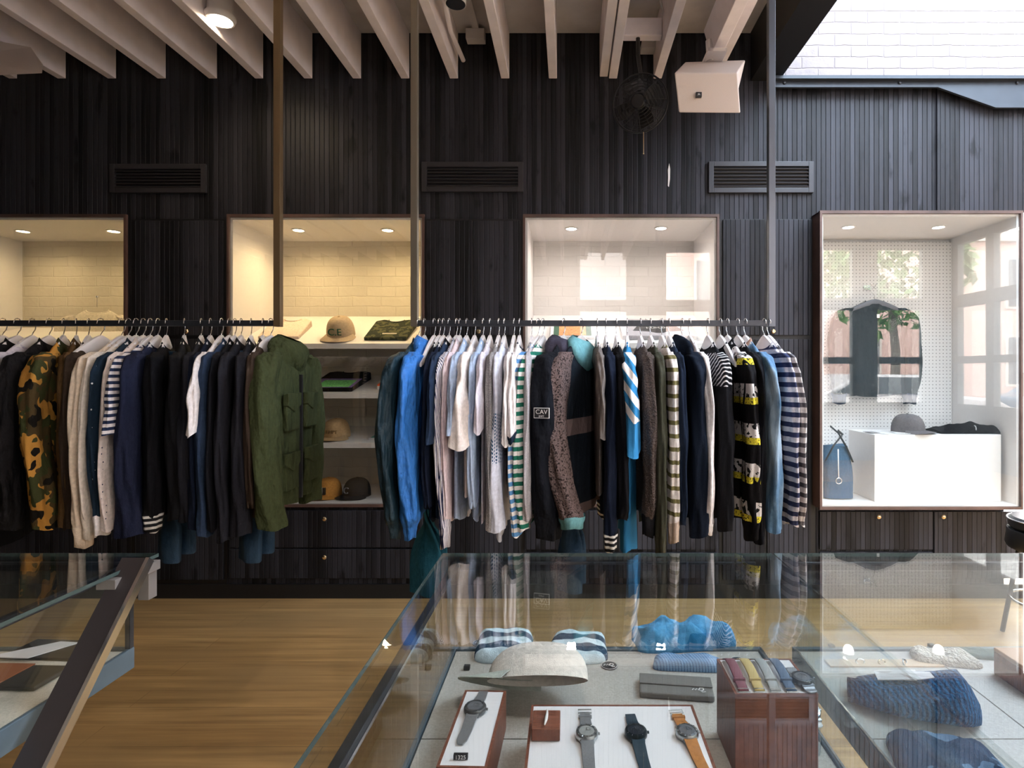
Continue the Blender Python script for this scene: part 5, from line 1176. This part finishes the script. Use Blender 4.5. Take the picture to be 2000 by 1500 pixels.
# ------------------------------------------------------------------ the street outside, which the panes reflect
struct(MB().box((-30, -30, -.12), (40, -2.45, -.09)).build('street', mat('asphalt', (.22, .21, .21), .8)))
struct(MB().box((6.35, -2.45, -.12), (40, 12, -.09)).build('pavement', mat('pavement_slabs', (.36, .35, .34), .8)))
RED = brickmat('pink_red_brick', (.66, .47, .42), (.7, .6, .56)); STO = mat('pale_stone', (.62, .58, .54), .7); WGL = mat('dark_window_glass', (.10, .12, .14), .15)
def building(label, x0, x1, y0, y1, h, face, nx, nz):
    t = thing('brick_building', label, 'building', ((x0+x1)/2, (y0+y1)/2, -.09))
    MB().box((x0, y0, -.09), (x1, y1, h)).build('brick_walls', RED, t)
    MB().box((x0-.2, y0-.2, h), (x1+.2, y1+.2, h+.4)).build('cornice', STO, t)
    for i in range(nx):
        for j in range(nz):
            z = 1.0+j*3.0
            if face == 'y':
                x = x0+(i+.5)*(x1-x0)/nx; o = MB().box((x-.6, y1, z-.1), (x+.6, y1+.08, z+1.9)).build('window_surround', STO, t); MB().box((x-.5, y1+.08, z), (x+.5, y1+.10, z+1.8)).build('pane', WGL, o)
            else:
                y = y0+(i+.5)*(y1-y0)/nx; o = MB().box((x0-.08, y-.6, z-.1), (x0, y+.6, z+1.9)).build('window_surround', STO, t); MB().box((x0-.10, y-.5, z), (x0-.08, y+.5, z+1.8)).build('pane', WGL, o)
building('red brick house with stone windows across the street', 4, 22, -22, -15, 6.5, 'y', 6, 2)
building('red brick house with stone windows down the side street', 18, 24, -10, 10, 6.5, 'x', 6, 2)
t = thing('street_tree', 'leafy green tree at the kerb outside the shop', 'tree', (9.2, -9, -.09))
MB().tube([(9.2, -9, -.09), (9.25, -9, 2), (9.1, -9.1, 4)], [.14, .12, .07], 10).build('trunk', mat('bark', (.10, .08, .06), .9), t, smooth=True)
lf = MB(); rnd = random.Random(4)
for i in range(900):
    v = Vector((rnd.gauss(0, 1), rnd.gauss(0, 1), rnd.gauss(0, .8))); v = v.normalized()*rnd.uniform(.5, 1)**.5*1.9; c = Vector((9.2, -9, 4.3))+v
    a = Vector((rnd.uniform(-1, 1), rnd.uniform(-1, 1), rnd.uniform(-1, 1)))*.2; b_ = a.cross(Vector((rnd.uniform(-1, 1), rnd.uniform(-1, 1), 1))).normalized()*.10
    lf.add([c-a, c+b_, c+a, c-b_], [(0, 1, 2, 3)])
lf.build('foliage', mat('leaf_green', (.10, .20, .06), .6, var=.4, nsc=3), t)
def car(label, x, y, col):
    t = thing('parked_car', label, 'car', (x, y, -.09)); m = mat('car_paint_'+label.split()[0], col, .25, .3)
    out = [(-2.2, .35), (2.2, .35), (2.25, .75), (1.9, .95), (1.1, 1.02), (.5, 1.48), (-1.1, 1.5), (-1.9, 1.05), (-2.25, .95)]
    MB().prism([(x+a, y-.85, b_-.09) for a, b_ in out], (0, 1.7, 0)).build('car_body', m, t, bevel=.06)
    gl = [(1.0, 1.04), (.45, 1.42), (-1.05, 1.44), (-1.7, 1.08)]
    MB().prism([(x+a, y-.87, b_-.09) for a, b_ in gl], (0, 1.74, 0)).build('side_glass', WGL, t)
    for a in (-1.4, 1.4):
        for s_ in (-.85, .70): MB().cyl((x+a, y+s_, .23), (x+a, y+s_+.15, .23), .32).build('wheel', BLK, t)
car('silver parked car outside the window', 7.5, -6.2, (.5, .5, .52)); car('blue parked car outside the window', 12.6, -6.0, (.06, .12, .2))
